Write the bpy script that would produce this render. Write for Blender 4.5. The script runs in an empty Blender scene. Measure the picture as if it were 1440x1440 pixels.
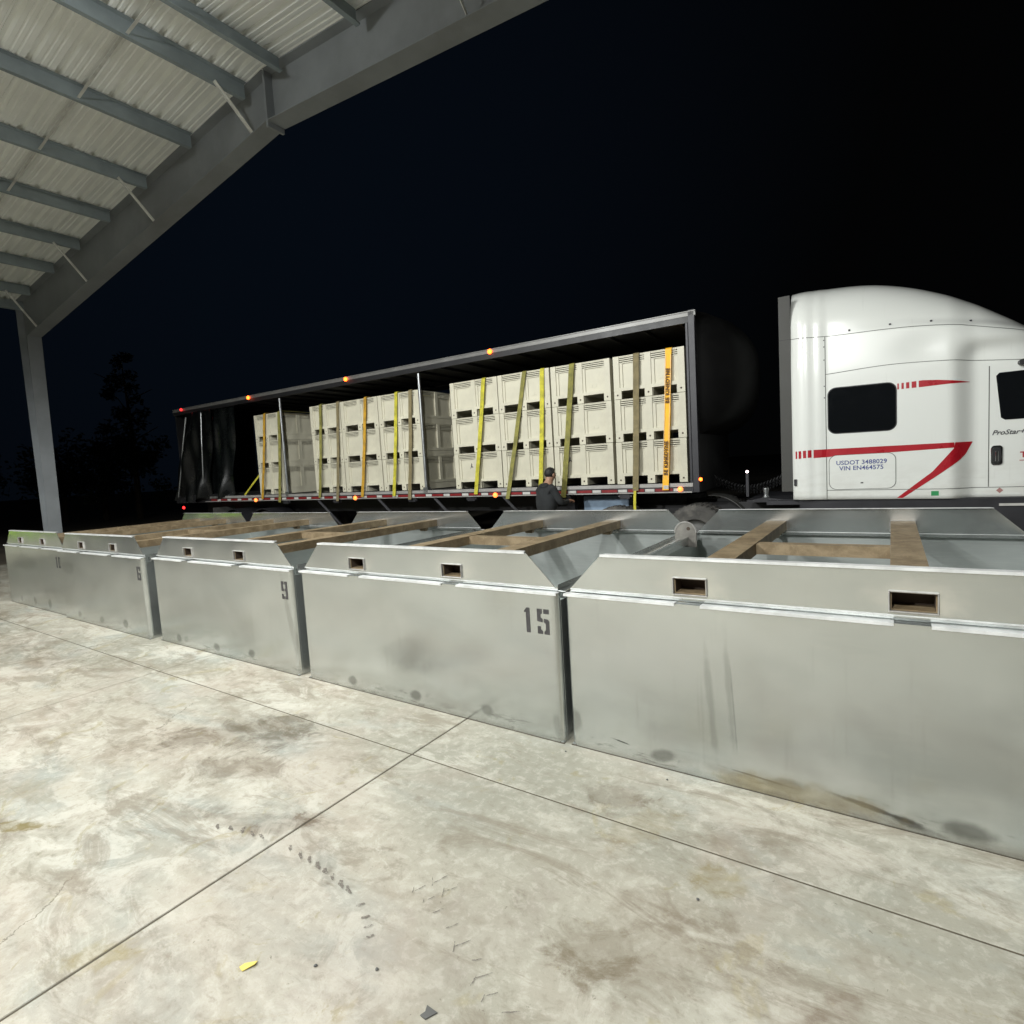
import bpy, bmesh, math, random
from mathutils import Vector, Matrix

sc = bpy.context.scene
COL = sc.collection
rnd = random.Random(11)
PI = math.pi

# ------------------------------------------------------------------ camera
YAW, PITCH, ROLL = -0.598469, -0.080227, 0.059791
f_ = Vector((math.sin(YAW)*math.cos(PITCH), math.cos(YAW)*math.cos(PITCH), math.sin(PITCH)))
r0 = Vector((math.cos(YAW), -math.sin(YAW), 0)); d0 = f_.cross(r0)
rr = math.cos(ROLL)*r0 + math.sin(ROLL)*d0
dd = -math.sin(ROLL)*r0 + math.cos(ROLL)*d0
cam_d = bpy.data.cameras.new('camera'); cam = bpy.data.objects.new('camera', cam_d); COL.objects.link(cam)
m = Matrix((rr, -dd, -f_)).transposed().to_4x4(); m.translation = Vector((0, 0, 1.8))
cam.matrix_world = m
cam_d.sensor_width = 36.0; cam_d.lens = 36.0*786.7/1440.0
cam_d.clip_start = 0.02; cam_d.clip_end = 1500
sc.camera = cam

# ------------------------------------------------------------------ world: night sky
W = bpy.data.worlds.new('World'); sc.world = W; W.use_nodes = True
nt = W.node_tree; nt.nodes.clear()
wo = nt.nodes.new('ShaderNodeOutputWorld'); bg = nt.nodes.new('ShaderNodeBackground')
tc = nt.nodes.new('ShaderNodeTexCoord'); vm = nt.nodes.new('ShaderNodeVectorMath'); vm.operation = 'DOT_PRODUCT'
vm.inputs[1].default_value = Vector((-0.74, 0.46, 0.42)).normalized()     # faint bluish lens glare put into the sky at left
mr = nt.nodes.new('ShaderNodeMapRange'); mr.inputs[1].default_value = 0.62; mr.inputs[2].default_value = 1.05
cr = nt.nodes.new('ShaderNodeMix'); cr.data_type = 'RGBA'
cr.inputs[6].default_value = (0.0008, 0.0009, 0.0010, 1); cr.inputs[7].default_value = (0.0017, 0.0033, 0.0062, 1)
nt.links.new(tc.outputs['Generated'], vm.inputs[0]); nt.links.new(vm.outputs['Value'], mr.inputs[0])
nt.links.new(mr.outputs[0], cr.inputs[0]); nt.links.new(cr.outputs[2], bg.inputs[0])
bg.inputs[1].default_value = 1.0; nt.links.new(bg.outputs[0], wo.inputs[0])

sc.view_settings.view_transform = 'Standard'; sc.view_settings.look = 'None'
sc.view_settings.exposure = 0.03; sc.view_settings.gamma = 1.0; sc.view_settings.use_curve_mapping = False
sc.render.engine = 'CYCLES'
sc.cycles.max_bounces = 8; sc.cycles.diffuse_bounces = 4; sc.cycles.glossy_bounces = 4
sc.cycles.sample_clamp_indirect = 6.0

# lamps of the shed: position, power; the fixtures are built with the shed
LAMPS = [((-5.9, 1.6, 6.75), 1500.0, 4), ((-7.15, -6.5, 6.75), 2800.0, 12), ((-0.8, -3.2, 6.35), 2300.0, 12), ((-12.6, -2.8, 6.35), 800.0, 6)]   # position, watts, tilt toward the yard
LAMP_COL = (0.985, 1.0, 0.985)

# ------------------------------------------------------------------ materials
def _n(nt, t, **kw):
    n = nt.nodes.new(t)
    for k, v in kw.items(): setattr(n, k, v)
    return n

class Mat:
    """small wrapper for building principled node materials"""
    def __init__(s, name):
        s.m = bpy.data.materials.new(name); s.m.use_nodes = True; s.nt = s.m.node_tree
        s.b = s.nt.nodes['Principled BSDF']; s._pos = None
    def link(s, a, b): s.nt.links.new(a, b)
    def pos(s, obj=True):
        if obj: 
            n = _n(s.nt, 'ShaderNodeTexCoord'); return n.outputs['Object']
        n = _n(s.nt, 'ShaderNodeNewGeometry'); return n.outputs['Position']
    def mapping(s, v, scale=(1, 1, 1), loc=(0, 0, 0), rot=(0, 0, 0), t='POINT'):
        n = _n(s.nt, 'ShaderNodeMapping', vector_type=t)
        n.inputs['Location'].default_value = loc; n.inputs['Rotation'].default_value = rot; n.inputs['Scale'].default_value = scale
        s.link(v, n.inputs['Vector']); return n.outputs[0]
    def noise(s, v, scale, detail=4, rough=0.55, dist=0.0, out='Fac'):
        n = _n(s.nt, 'ShaderNodeTexNoise'); n.inputs['Scale'].default_value = scale
        n.inputs['Detail'].default_value = detail; n.inputs['Roughness'].default_value = rough; n.inputs['Distortion'].default_value = dist
        s.link(v, n.inputs['Vector']); return n.outputs[out]
    def ramp(s, x, a, b, c=0.0, d=1.0):
        n = _n(s.nt, 'ShaderNodeMapRange', interpolation_type='SMOOTHSTEP')
        s.link(x, n.inputs[0])
        for i, v in enumerate((a, b, c, d)): n.inputs[i+1].default_value = v
        return n.outputs[0]
    def math(s, op, a, b=None):
        n = _n(s.nt, 'ShaderNodeMath', operation=op)
        for i, v in enumerate((a, b)):
            if v is None: continue
            if isinstance(v, (int, float)): n.inputs[i].default_value = v
            else: s.link(v, n.inputs[i])
        return n.outputs[0]
    def mix(s, f, a, b, mode='MIX'):
        n = _n(s.nt, 'ShaderNodeMix', data_type='RGBA', blend_type=mode)
        for i, v in ((0, f), (6, a), (7, b)):
            if isinstance(v, (int, float)): n.inputs[i].default_value = v
            elif isinstance(v, tuple): n.inputs[i].default_value = (*v[:3], 1)
            else: s.link(v, n.inputs[i])
        return n.outputs[2]
    def ell(s, v, cx, cy, rx, ry, ang=0.0, soft=0.5, wob=None, amt=0.35):
        """soft ellipse mask in the xy of v"""
        q = s.mapping(v, scale=(rx, ry, 1), loc=(cx, cy, 0), rot=(0, 0, math.radians(ang)), t='TEXTURE')
        mu = _n(s.nt, 'ShaderNodeVectorMath', operation='MULTIPLY'); mu.inputs[1].default_value = (1, 1, 0); s.link(q, mu.inputs[0])
        ln = _n(s.nt, 'ShaderNodeVectorMath', operation='LENGTH'); s.link(mu.outputs[0], ln.inputs[0])
        x = ln.outputs['Value']
        if wob is not None: x = s.math('ADD', x, s.math('MULTIPLY', s.math('SUBTRACT', wob, 0.5), amt*4))
        return s.ramp(x, 1.0-soft, 1.0+soft*0.4, 1.0, 0.0)
    def bump(s, h, strength=0.2, dist=0.01):
        n = _n(s.nt, 'ShaderNodeBump'); n.inputs['Strength'].default_value = strength; n.inputs['Distance'].default_value = dist
        s.link(h, n.inputs['Height']); s.link(n.outputs[0], s.b.inputs['Normal']); return n
    def set(s, color=None, rough=None, metal=None, **kw):
        for k, v in (('Base Color', color), ('Roughness', rough), ('Metallic', metal)):
            if v is None: continue
            if isinstance(v, (int, float)): s.b.inputs[k].default_value = v
            elif isinstance(v, tuple): s.b.inputs[k].default_value = (*v[:3], 1)
            else: s.link(v, s.b.inputs[k])
        for k, v in kw.items(): s.b.inputs[k.replace('_', ' ')].default_value = v
        return s.m

def simple(name, col, rough=0.5, metal=0.0, var=0.12, scale=6.0, bump=0.0, dirt=None, **kw):
    M = Mat(name); p = M.pos()
    n = M.noise(p, scale, 5, 0.6)
    c = M.mix(M.ramp(n, 0.3, 0.7), tuple(x*(1-var) for x in col), tuple(min(1, x*(1+var)) for x in col))
    if dirt:
        d = M.ramp(M.noise(p, scale*0.35, 6, 0.7, 0.4), 0.5, 0.72)
        c = M.mix(M.math('MULTIPLY', d, dirt[1]), c, dirt[0])
    r = M.ramp(n, 0.2, 0.8, max(0.02, rough-0.06), rough+0.06)
    if bump: M.bump(M.noise(p, scale*6, 4, 0.6), bump, 0.004)
    return M.set(c, r, metal, **kw)

def emis(name, col, s):
    M = Mat(name); M.b.inputs['Emission Color'].default_value = (*col, 1); M.b.inputs['Emission Strength'].default_value = s
    return M.set(tuple(col), 0.4)

def concrete():
    M = Mat('worn_concrete'); p = M.pos(False)
    st = M.mapping(p, scale=(0.55, 1.25, 1), rot=(0, 0, 0.35))
    big = M.noise(st, 0.55, 3, 0.55, 0.3); mid = M.noise(st, 1.9, 6, 0.62, 0.6)
    fin = M.noise(p, 16, 8, 0.7, 0.3); vf = M.noise(p, 90, 5, 0.7)
    wob = M.noise(p, 4.5, 10, 0.72, 0.9)
    c = M.mix(M.ramp(big, 0.35, 0.66), (0.40, 0.395, 0.345), (0.53, 0.505, 0.44))
    c = M.mix(M.ramp(M.noise(st, 0.9, 5, 0.6, 0.8), 0.50, 0.68), c, (0.44, 0.455, 0.42))
    c = M.mix(M.math('MULTIPLY', M.ramp(M.noise(st, 1.3, 6, 0.62, 1.2), 0.52, 0.70), 0.65), c, (0.33, 0.295, 0.245))   # brown-grey wash
    c = M.mix(M.math('MULTIPLY', M.ramp(mid, 0.50, 0.66), 0.75), c, (0.62, 0.60, 0.535))       # pale laitance
    c = M.mix(M.math('MULTIPLY', M.ramp(M.noise(st, 4.3, 7, 0.7, 0.9), 0.56, 0.70), 0.45), c, (0.28, 0.26, 0.22))
    c = M.mix(M.math('MULTIPLY', M.ramp(M.noise(p, 1.6, 6, 0.66, 1.4), 0.61, 0.68), 0.35), c, (0.42, 0.37, 0.22))    # yellowish mud
    scal = M.noise(M.mapping(p, scale=(0.8, 1.15, 1), rot=(0, 0, 0.6)), 3.4, 10, 0.72, 1.0)
    pat = M.ramp(M.noise(st, 0.75, 4, 0.6, 0.7), 0.42, 0.62, 0.12, 1.0); pat2 = M.ramp(M.noise(st, 1.1, 4, 0.6, 0.2), 0.48, 0.66, 0.05, 0.9)
    c = M.mix(M.math('MULTIPLY', M.math('MULTIPLY', M.ramp(scal, 0.50, 0.60), 0.55), pat), c, (0.68, 0.665, 0.60))
    c = M.mix(M.math('MULTIPLY', M.math('MULTIPLY', M.ramp(scal, 0.48, 0.36), 0.55), pat2), c, (0.29, 0.27, 0.235))
    c = M.mix(M.math('MULTIPLY', M.ramp(fin, 0.50, 0.62), 0.28), c, (0.70, 0.68, 0.62))
    c = M.mix(M.math('MULTIPLY', M.ramp(fin, 0.46, 0.36), 0.30), c, (0.31, 0.28, 0.24))
    pk = M.math('MULTIPLY', M.ramp(M.noise(p, 0.8, 4, 0.6, 0.6), 0.48, 0.62), 0.20); c = M.mix(pk, c, (0.50, 0.425, 0.375))
    c = M.mix(M.math('MULTIPLY', M.ramp(M.noise(p, 34, 4, 0.7, 0.4), 0.66, 0.74), 0.6), c, (0.20, 0.18, 0.15))
    # hairline cracks, broken up
    vo = _n(M.nt, 'ShaderNodeTexVoronoi', feature='DISTANCE_TO_EDGE'); vo.inputs['Scale'].default_value = 0.42
    wp = _n(M.nt, 'ShaderNodeVectorMath', operation='ADD'); nz3 = _n(M.nt, 'ShaderNodeVectorMath', operation='SCALE'); nz3.inputs['Scale'].default_value = 0.35
    M.link(M.noise(p, 2.2, 7, 0.7, 0.0, 'Color'), nz3.inputs[0]); M.link(p, wp.inputs[0]); M.link(nz3.outputs[0], wp.inputs[1]); M.link(wp.outputs[0], vo.inputs['Vector'])
    c = M.mix(M.math('MULTIPLY', M.math('MULTIPLY', M.ramp(vo.outputs['Distance'], 0.0009, 0.0022, 1.0, 0.0), M.ramp(M.noise(p, 0.7, 3, 0.5), 0.52, 0.6)), 0.55), c, (0.16, 0.14, 0.115))
    # grey-brown grime blotches, drawn out along the row of bins
    gr = M.noise(M.mapping(p, scale=(0.55, 1.5, 1), rot=(0, 0, 0.15)), 2.1, 10, 0.74, 0.7)
    c = M.mix(M.math('MULTIPLY', M.ramp(gr, 0.52, 0.62), 0.58), c, (0.31, 0.28, 0.235))
    c = M.mix(M.math('MULTIPLY', M.ramp(M.noise(p, 3.1, 9, 0.72, 1.4), 0.60, 0.66), 0.40), c, (0.37, 0.33, 0.20))
    # stains with a shape of their own: x, y, rx, ry, angle, strength, colour
    for (x, y, rx, ry, a, k, col) in [
        (-3.85, 2.10, .52, .24, 35, .62, (.17, .15, .125)), (-3.45, 1.78, .34, .13, 20, .45, (.21, .185, .15)),
        (-2.60, 1.64, .17, .07, 40, .62, (.19, .15, .12)), (-2.95, 1.48, .22, .07, 15, .40, (.22, .19, .16)),
        (-0.93, 1.72, .17, .13, 20, .62, (.20, .17, .13)), (-0.80, 1.80, .24, .20, 50, .4, (.26, .22, .18)),
        (-1.25, 2.63, .17, .10, 15, .70, (.20, .17, .14)), (-1.02, 2.50, .20, .09, 60, .45, (.34, .29, .19)),
        (-0.62, 2.28, .10, .08, 30, .55, (.30, .25, .14)), (-0.22, 1.78, .06, .22, -30, .35, (.24, .18, .15)),
        (-5.6, 2.6, .8, .16, 8, .35, (.26, .24, .20)), (-8.5, 1.9, 1.4, .3, 10, .5, (.27, .25, .21)),
        (-6.2, 1.2, .9, .22, 15, .30, (.28, .25, .21)), (-4.4, 1.0, .5, .12, 25, .3, (.28, .24, .16)),
        (-3.98, .84, .22, .035, 28, .7, (.24, .20, .10)), (-3.5, .87, .10, .03, 35, .6, (.2, .18, .12)),
        (-2.55, .72, .14, .06, 35, .55, (.36, .31, .17)), (-1.45, 1.45, .5, .22, 60, .22, (.33, .28, .26)),
        (-2.2, 1.5, .03, .16, 55, .35, (.2, .18, .16)), (-12.5, 2.2, 1.6, .25, 5, .45, (.22, .2, .165)), (-15.8, 3.3, 1.2, .3, 5, .5, (.2, .18, .14))]:
        mk = M.ell(p, x, y, rx*1.1, ry*1.15, a, 0.38, wob, 0.95)
        c = M.mix(M.math('MULTIPLY', M.math('MULTIPLY', mk, k), M.ramp(scal, 0.40, 0.56, 1.0, 0.40)), c, col)
    # trowel scratches
    sx = M.mapping(p, scale=(1.2, 34, 1), rot=(0, 0, -0.75))
    c = M.mix(M.math('MULTIPLY', M.ramp(M.noise(sx, 1.4, 5, 0.6, 0.2), 0.63, 0.72), 0.22), c, (0.24, 0.21, 0.18))
    c = M.mix(M.math('MULTIPLY', M.ramp(vf, 0.55, 0.75), 0.25), c, (0.27, 0.25, 0.21))
    bc = _n(M.nt, 'ShaderNodeBrightContrast'); bc.inputs['Contrast'].default_value = 0.20; bc.inputs['Bright'].default_value = -0.045; M.link(c, bc.inputs['Color'])
    c = M.mix(1.0, bc.outputs[0], (0.745, 0.74, 0.725), "MULTIPLY")
    h = M.math('ADD', M.math('MULTIPLY', fin, 0.8), M.math('MULTIPLY', vf, 0.35))
    M.bump(h, 0.5, 0.006)
    return M.set(c, M.ramp(mid, 0.3, 0.7, 0.62, 0.82), 0.0)

def galv(name, spots=(), extra=False, tint=(0.575, 0.60, 0.59), rough=0.20, metal=0.9, halo=()):
    """mill-finish galvanised sheet; spots are grey heat marks and broader dark patches in the object's xz"""
    M = Mat(name); o = M.pos(); p = M.pos(False)
    ob = _n(M.nt, 'ShaderNodeObjectInfo')
    big = M.noise(M.mapping(p, scale=(0.9, 1, 1.5)), 1.2, 4, 0.55, 0.5)
    cloud = M.noise(p, 3.0, 5, 0.6, 0.4); fine = M.noise(M.mapping(p, scale=(1, 1, 14)), 5, 6, 0.65)
    c = M.mix(M.ramp(big, 0.35, 0.68), tuple(x*0.91 for x in tint), tuple(min(1, x*1.07) for x in tint))
    c = M.mix(M.math('MULTIPLY', M.ramp(cloud, 0.5, 0.72), 0.16), c, (0.50, 0.50, 0.46))
    c = M.mix(M.math('MULTIPLY', M.ramp(M.noise(M.mapping(p, scale=(22, 1, 1.0)), 1.6, 2, 0.5, 0.0), 0.60, 0.80), 0.22), c, (0.36, 0.36, 0.34))
    c = M.mix(M.math('MULTIPLY', M.ramp(M.noise(p, 70, 3, 0.6), 0.66, 0.74), 0.35), c, (0.34, 0.34, 0.32))
    c = M.mix(M.math('MULTIPLY', M.ramp(fine, 0.45, 0.7), 0.12), c, (0.75, 0.75, 0.70))
    ro = M.ramp(big, 0.35, 0.65, rough-0.05, rough+0.00)
    ro = M.math('ADD', ro, M.math('MULTIPLY', cloud, 0.06))
    if spots or extra:
        sw = _n(M.nt, 'ShaderNodeSeparateXYZ'); M.link(o, sw.inputs[0])
        cb = _n(M.nt, 'ShaderNodeCombineXYZ'); M.link(sw.outputs['X'], cb.inputs[0]); M.link(sw.outputs['Z'], cb.inputs[1])
        xz = cb.outputs[0]; wob = M.noise(p, 9, 5, 0.6)
        for (x, z, rx, rz, k) in spots:
            mk = M.ell(xz, x, z, rx, rz, rnd.uniform(-15, 15), 0.45, wob, 0.25)
            c = M.mix(M.math('MULTIPLY', mk, k), c, (0.17, 0.175, 0.165))
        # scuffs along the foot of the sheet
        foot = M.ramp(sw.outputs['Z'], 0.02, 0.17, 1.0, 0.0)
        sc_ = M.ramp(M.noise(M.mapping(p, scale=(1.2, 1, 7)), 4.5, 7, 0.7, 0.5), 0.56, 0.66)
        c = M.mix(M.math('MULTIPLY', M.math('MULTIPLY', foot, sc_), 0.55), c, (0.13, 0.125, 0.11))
        c = M.mix(M.math('MULTIPLY', M.ramp(sw.outputs['Z'], 0.0, 0.05, 1.0, 0.0), 0.35), c, (0.25, 0.24, 0.20))  # even tone, darker towards the bottom edge
        if extra:
            for (x, z, rx, rz, a, k, col) in [(0.885, .44, .022, .36, 4, .40, (.29, .30, .29)), (0.985, .50, .018, .33, 3, .36, (.29, .30, .29)), (1.005, .42, .006, .26, 3, .4, (.2, .21, .2)),
                                              (0.35, .10, .07, .006, -8, .85, (.05, .05, .045)), (1.12, .085, .19, .006, -4, .7, (.07, .065, .055)),
                                              (1.63, .070, .20, .012, -9, .75, (.07, .065, .06)), (1.76, .045, .12, .022, -12, .7, (.06, .055, .05)),
                                              (1.30, .05, .42, .075, 0, .55, (.40, .34, .22)), (1.02, .04, .16, .05, 0, .45, (.42, .37, .25))]:
                mk = M.ell(xz, x, z, rx, rz, a, 0.6, wob, 0.45)
                c = M.mix(M.math('MULTIPLY', mk, k), c, col)
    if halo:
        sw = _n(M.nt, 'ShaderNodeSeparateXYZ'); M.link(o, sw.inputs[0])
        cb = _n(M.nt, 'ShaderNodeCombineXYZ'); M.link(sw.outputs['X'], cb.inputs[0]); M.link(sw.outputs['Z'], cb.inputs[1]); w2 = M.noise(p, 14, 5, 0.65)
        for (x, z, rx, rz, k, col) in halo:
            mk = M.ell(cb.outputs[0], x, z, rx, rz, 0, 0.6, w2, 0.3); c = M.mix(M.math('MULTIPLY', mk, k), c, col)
    M.bump(M.noise(p, 1.5, 1, 0.4), 0.30, 0.06)
    return M.set(c, ro, metal)

def timber():
    M = Mat('brown_coated_steel'); p = M.pos(False)
    n = M.noise(p, 7, 6, 0.65, 0.4); g = M.noise(M.mapping(p, scale=(3, 1, 3)), 18, 4, 0.6)
    c = M.mix(M.ramp(n, 0.35, 0.68), (0.165, 0.120, 0.066), (0.28, 0.215, 0.130))
    c = M.mix(M.math('MULTIPLY', M.ramp(g, 0.55, 0.7), 0.35), c, (0.36, 0.26, 0.15))
    c = M.mix(M.math('MULTIPLY', M.ramp(M.noise(p, 2.3, 5, 0.7), 0.55, 0.7), 0.5), c, (0.115, 0.080, 0.048))
    M.bump(g, 0.15, 0.003)
    return M.set(c, 0.62, 0.15)

MT = {}
MT['concrete'] = concrete()
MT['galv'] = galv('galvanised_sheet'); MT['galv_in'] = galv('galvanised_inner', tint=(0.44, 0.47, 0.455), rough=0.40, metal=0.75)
MT['galv_lit_edge'] = simple('galvanised_lit_edge', (0.66, 0.67, 0.665), 0.42, 0.35, 0.14, 9)  # lamp highlight on the edges put into this pale colour
MT['tube'] = timber(); MT['dark_zinc'] = simple('dark_zinc', (0.20, 0.19, 0.17), 0.5, 0.5, 0.2, 12)
MT['tube_in'] = simple('tube_inside', (0.05, 0.033, 0.022), 0.8)  # dark tone: shade inside the tubes put into colour; small dots too
MT['weld'] = simple('weld_halo', (0.34, 0.33, 0.31), 0.6, 0.5, 0.2, 20)
MT['stencil'] = simple('stencil_paint', (0.045, 0.042, 0.043), 0.6, 0, 0.25, 25)
MT['dark_strip'] = simple('dark_brown', (0.06, 0.05, 0.035), 0.9)
MT['joint'] = simple('joint_dirt', (0.075, 0.062, 0.042), 0.9, bump=0.2)
MT['primer'] = simple('grey_primer_steel', (0.19, 0.205, 0.215), 0.55, 0.0, 0.12, 1.5, dirt=((0.12, 0.12, 0.12), 0.35))
MT['purlin'] = simple('grey_purlin', (0.23, 0.27, 0.285), 0.5, 0.1, 0.14, 2.0)
MT['sheet'] = simple('galvalume_roof', (0.80, 0.81, 0.78), 0.36, 0.25, 0.05, 0.9)
MT['rod'] = simple('zinc_rod', (0.6, 0.6, 0.57), 0.35, 0.4)
MT['cream'] = simple('cream_plastic', (0.56, 0.535, 0.42), 0.5, 0, 0.07, 2.5, dirt=((0.34, 0.30, 0.22), 0.40))
MT['black_metal'] = simple('black_paint', (0.010, 0.010, 0.011), 0.5, 0, 0.2, 3)
MT['dark_grey'] = simple('dark_grey_steel', (0.028, 0.028, 0.032), 0.45, 0.2, 0.15, 3)
MT['tarp'] = simple('black_vinyl', (0.0025, 0.003, 0.003), 0.30, 0, 0.2, 4, Specular_IOR_Level=0.35)
MT['nose'] = simple('nose_black', (0.003, 0.003, 0.003), 0.55, 0, 0.2, 4, Specular_IOR_Level=0.12)
MT['clear'] = simple('dull_vinyl', (0.0035, 0.0045, 0.0045), 0.28, 0, 0.2, 4)
MT['alu'] = simple('aluminium_rail', (0.36, 0.35, 0.33), 0.45, 0.3, 0.1, 3, dirt=((0.22, 0.19, 0.16), 0.4))
MT['alu_dark'] = simple('roof_rail_alu', (0.17, 0.168, 0.16), 0.45, 0.3, 0.12, 3, dirt=((0.14, 0.13, 0.11), 0.5))
MT['alu_post'] = simple('post_steel', (0.26, 0.27, 0.27), 0.38, 0.8, 0.1, 6)
MT['red_tape'] = simple('red_reflector', (0.20, 0.012, 0.014), 0.4)
MT['white_tape'] = simple('white_reflector', (0.50, 0.49, 0.46), 0.4)
MT['rubber'] = simple('tyre_rubber', (0.06, 0.058, 0.053), 0.8, 0, 0.25, 8, bump=0.3, dirt=((0.17, 0.16, 0.14), 0.7))
MT['rim'] = simple('rim_alu', (0.10, 0.10, 0.095), 0.6, 0.4)
MT['white_paint'] = simple('white_truck_paint', (0.79, 0.81, 0.765), 0.28, 0, 0.0, 1.2, Coat_Weight=0.8, Coat_Roughness=0.06)
def truck_paint():
    M = Mat('white_truck_paint'); o = M.pos(); sw = _n(M.nt, 'ShaderNodeSeparateXYZ'); M.link(o, sw.inputs[0])
    n = M.noise(M.mapping(o, scale=(1, 1, 3)), 2.5, 7, 0.7); low = M.ramp(sw.outputs['Z'], 1.05, 1.75, 1.0, 0.0)
    c = M.mix(M.math('MULTIPLY', M.math('MULTIPLY', low, M.ramp(n, 0.40, 0.65)), 0.30), (0.79, 0.81, 0.765), (0.50, 0.48, 0.42))
    st = M.noise(M.mapping(o, scale=(14, 1, 0.7)), 2.0, 3, 0.5)
    c = M.mix(M.math('MULTIPLY', M.ramp(st, 0.62, 0.78), 0.16), c, (0.52, 0.52, 0.47))
    r = M.math('ADD', M.math('MULTIPLY', low, 0.12), 0.30)
    return M.set(c, r, 0.0, Coat_Weight=0.8, Coat_Roughness=0.07)
MT['white_paint'] = truck_paint()
MT['red_paint'] = simple('red_stripe', (0.42, 0.012, 0.022), 0.3, 0, 0.08, 3, Coat_Weight=0.6, Coat_Roughness=0.08)
MT['seam'] = simple('panel_gap', (0.10, 0.105, 0.095), 0.7)
MT['ext'] = simple('side_extender_rubber', (0.05, 0.05, 0.044), 0.6, 0, 0.1, 3)
MT['glass'] = simple('dark_window_glass', (0.006, 0.007, 0.008), 0.05, 0, 0.0)
MT['chrome'] = simple('chrome', (0.8, 0.8, 0.8), 0.08, 1.0, 0.02)
MT['navy_text'] = simple('navy_lettering', (0.05, 0.07, 0.25), 0.5)
MT['grey_text'] = simple('badge_grey', (0.10, 0.10, 0.11), 0.3, 0.6)
MT['green'] = simple('green_sticker', (0.03, 0.30, 0.10), 0.5)
MT['pinkish'] = simple('placard', (0.40, 0.20, 0.18), 0.5)
MT['yel_strap'] = simple('yellow_webbing', (0.48, 0.44, 0.035), 0.75, 0, 0.3, 9, dirt=((0.20, 0.18, 0.05), 0.7))
MT['olive_strap'] = simple('olive_webbing', (0.22, 0.205, 0.05), 0.8, 0, 0.3, 9, dirt=((0.12, 0.11, 0.06), 0.6))
MT['brown_strap'] = simple('brown_webbing', (0.20, 0.165, 0.085), 0.85, 0, 0.2, 9)
MT['orange_strap'] = simple('orange_webbing', (0.92, 0.47, 0.012), 0.6, 0, 0.08, 7)
MT['amber_strap'] = simple('amber_webbing', (0.48, 0.27, 0.02), 0.7, 0, 0.3, 8, dirt=((0.25, 0.16, 0.05), 0.6))
MT['strap_text'] = simple('strap_print', (0.10, 0.045, 0.01), 0.7)
MT['amber'] = emis('amber_lamp', (1.0, 0.10, 0.010), 9.0)
MT['amber_dim'] = emis('amber_lamp_low', (1.0, 0.20, 0.04), 3.0)
MT['red_lamp'] = emis('red_lamp', (1.0, 0.02, 0.02), 3.5)
MT['white_lamp'] = emis('small_white_lamp', (1.0, 0.75, 0.75), 6.0)
MT['lens'] = emis('lamp_lens', (1.0, 0.98, 0.9), 14.0)
MT['jacket'] = simple('charcoal_jacket', (0.018, 0.020, 0.021), 0.9, 0, 0.25, 9, bump=0.4)
MT['trousers'] = simple('dark_trousers', (0.02, 0.022, 0.03), 0.85, 0, 0.2, 9)
MT['skin'] = simple('skin', (0.33, 0.185, 0.12), 0.55, 0, 0.06, 9)
MT['hair'] = simple('black_hair', (0.010, 0.009, 0.009), 0.6, 0, 0.3, 60, bump=0.6)
MT['blue_box'] = simple('blue_grey_paint', (0.22, 0.30, 0.40), 0.5)
MT['bark'] = simple('bark', (0.06, 0.045, 0.03), 0.9)
MT['leaf'] = simple('dark_foliage', (0.028, 0.040, 0.022), 0.9, 0, 0.4, 0.6)
MT['yellow_scrap'] = simple('yellow_paper', (0.62, 0.50, 0.12), 0.7)
MT['dark_scrap'] = simple('dark_grey_chip', (0.09, 0.09, 0.085), 0.8)
MT['tread'] = None

def ground_mat():
    M = Mat('dirt_yard'); p = M.pos(False)
    n = M.noise(p, 0.35, 6, 0.65, 0.5); g = M.noise(p, 6, 6, 0.7)
    c = M.mix(M.ramp(n, 0.35, 0.68), (0.12, 0.10, 0.07), (0.20, 0.17, 0.12))
    c = M.mix(M.math('MULTIPLY', M.ramp(g, 0.5, 0.7), 0.4), c, (0.13, 0.115, 0.085))
    M.bump(g, 0.5, 0.02); return M.set(c, 0.95)
MT['dirt'] = ground_mat()

def tread_mat():
    M = Mat('tyre_smudge'); p = M.pos(False)
    n = M.noise(p, 60, 5, 0.7)
    a = M.ramp(n, 0.38, 0.57, 0.08, 0.8)
    M.link(a, M.b.inputs['Alpha'])
    return M.set((0.15, 0.13, 0.11), 0.85)
MT['tread'] = tread_mat()

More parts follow.
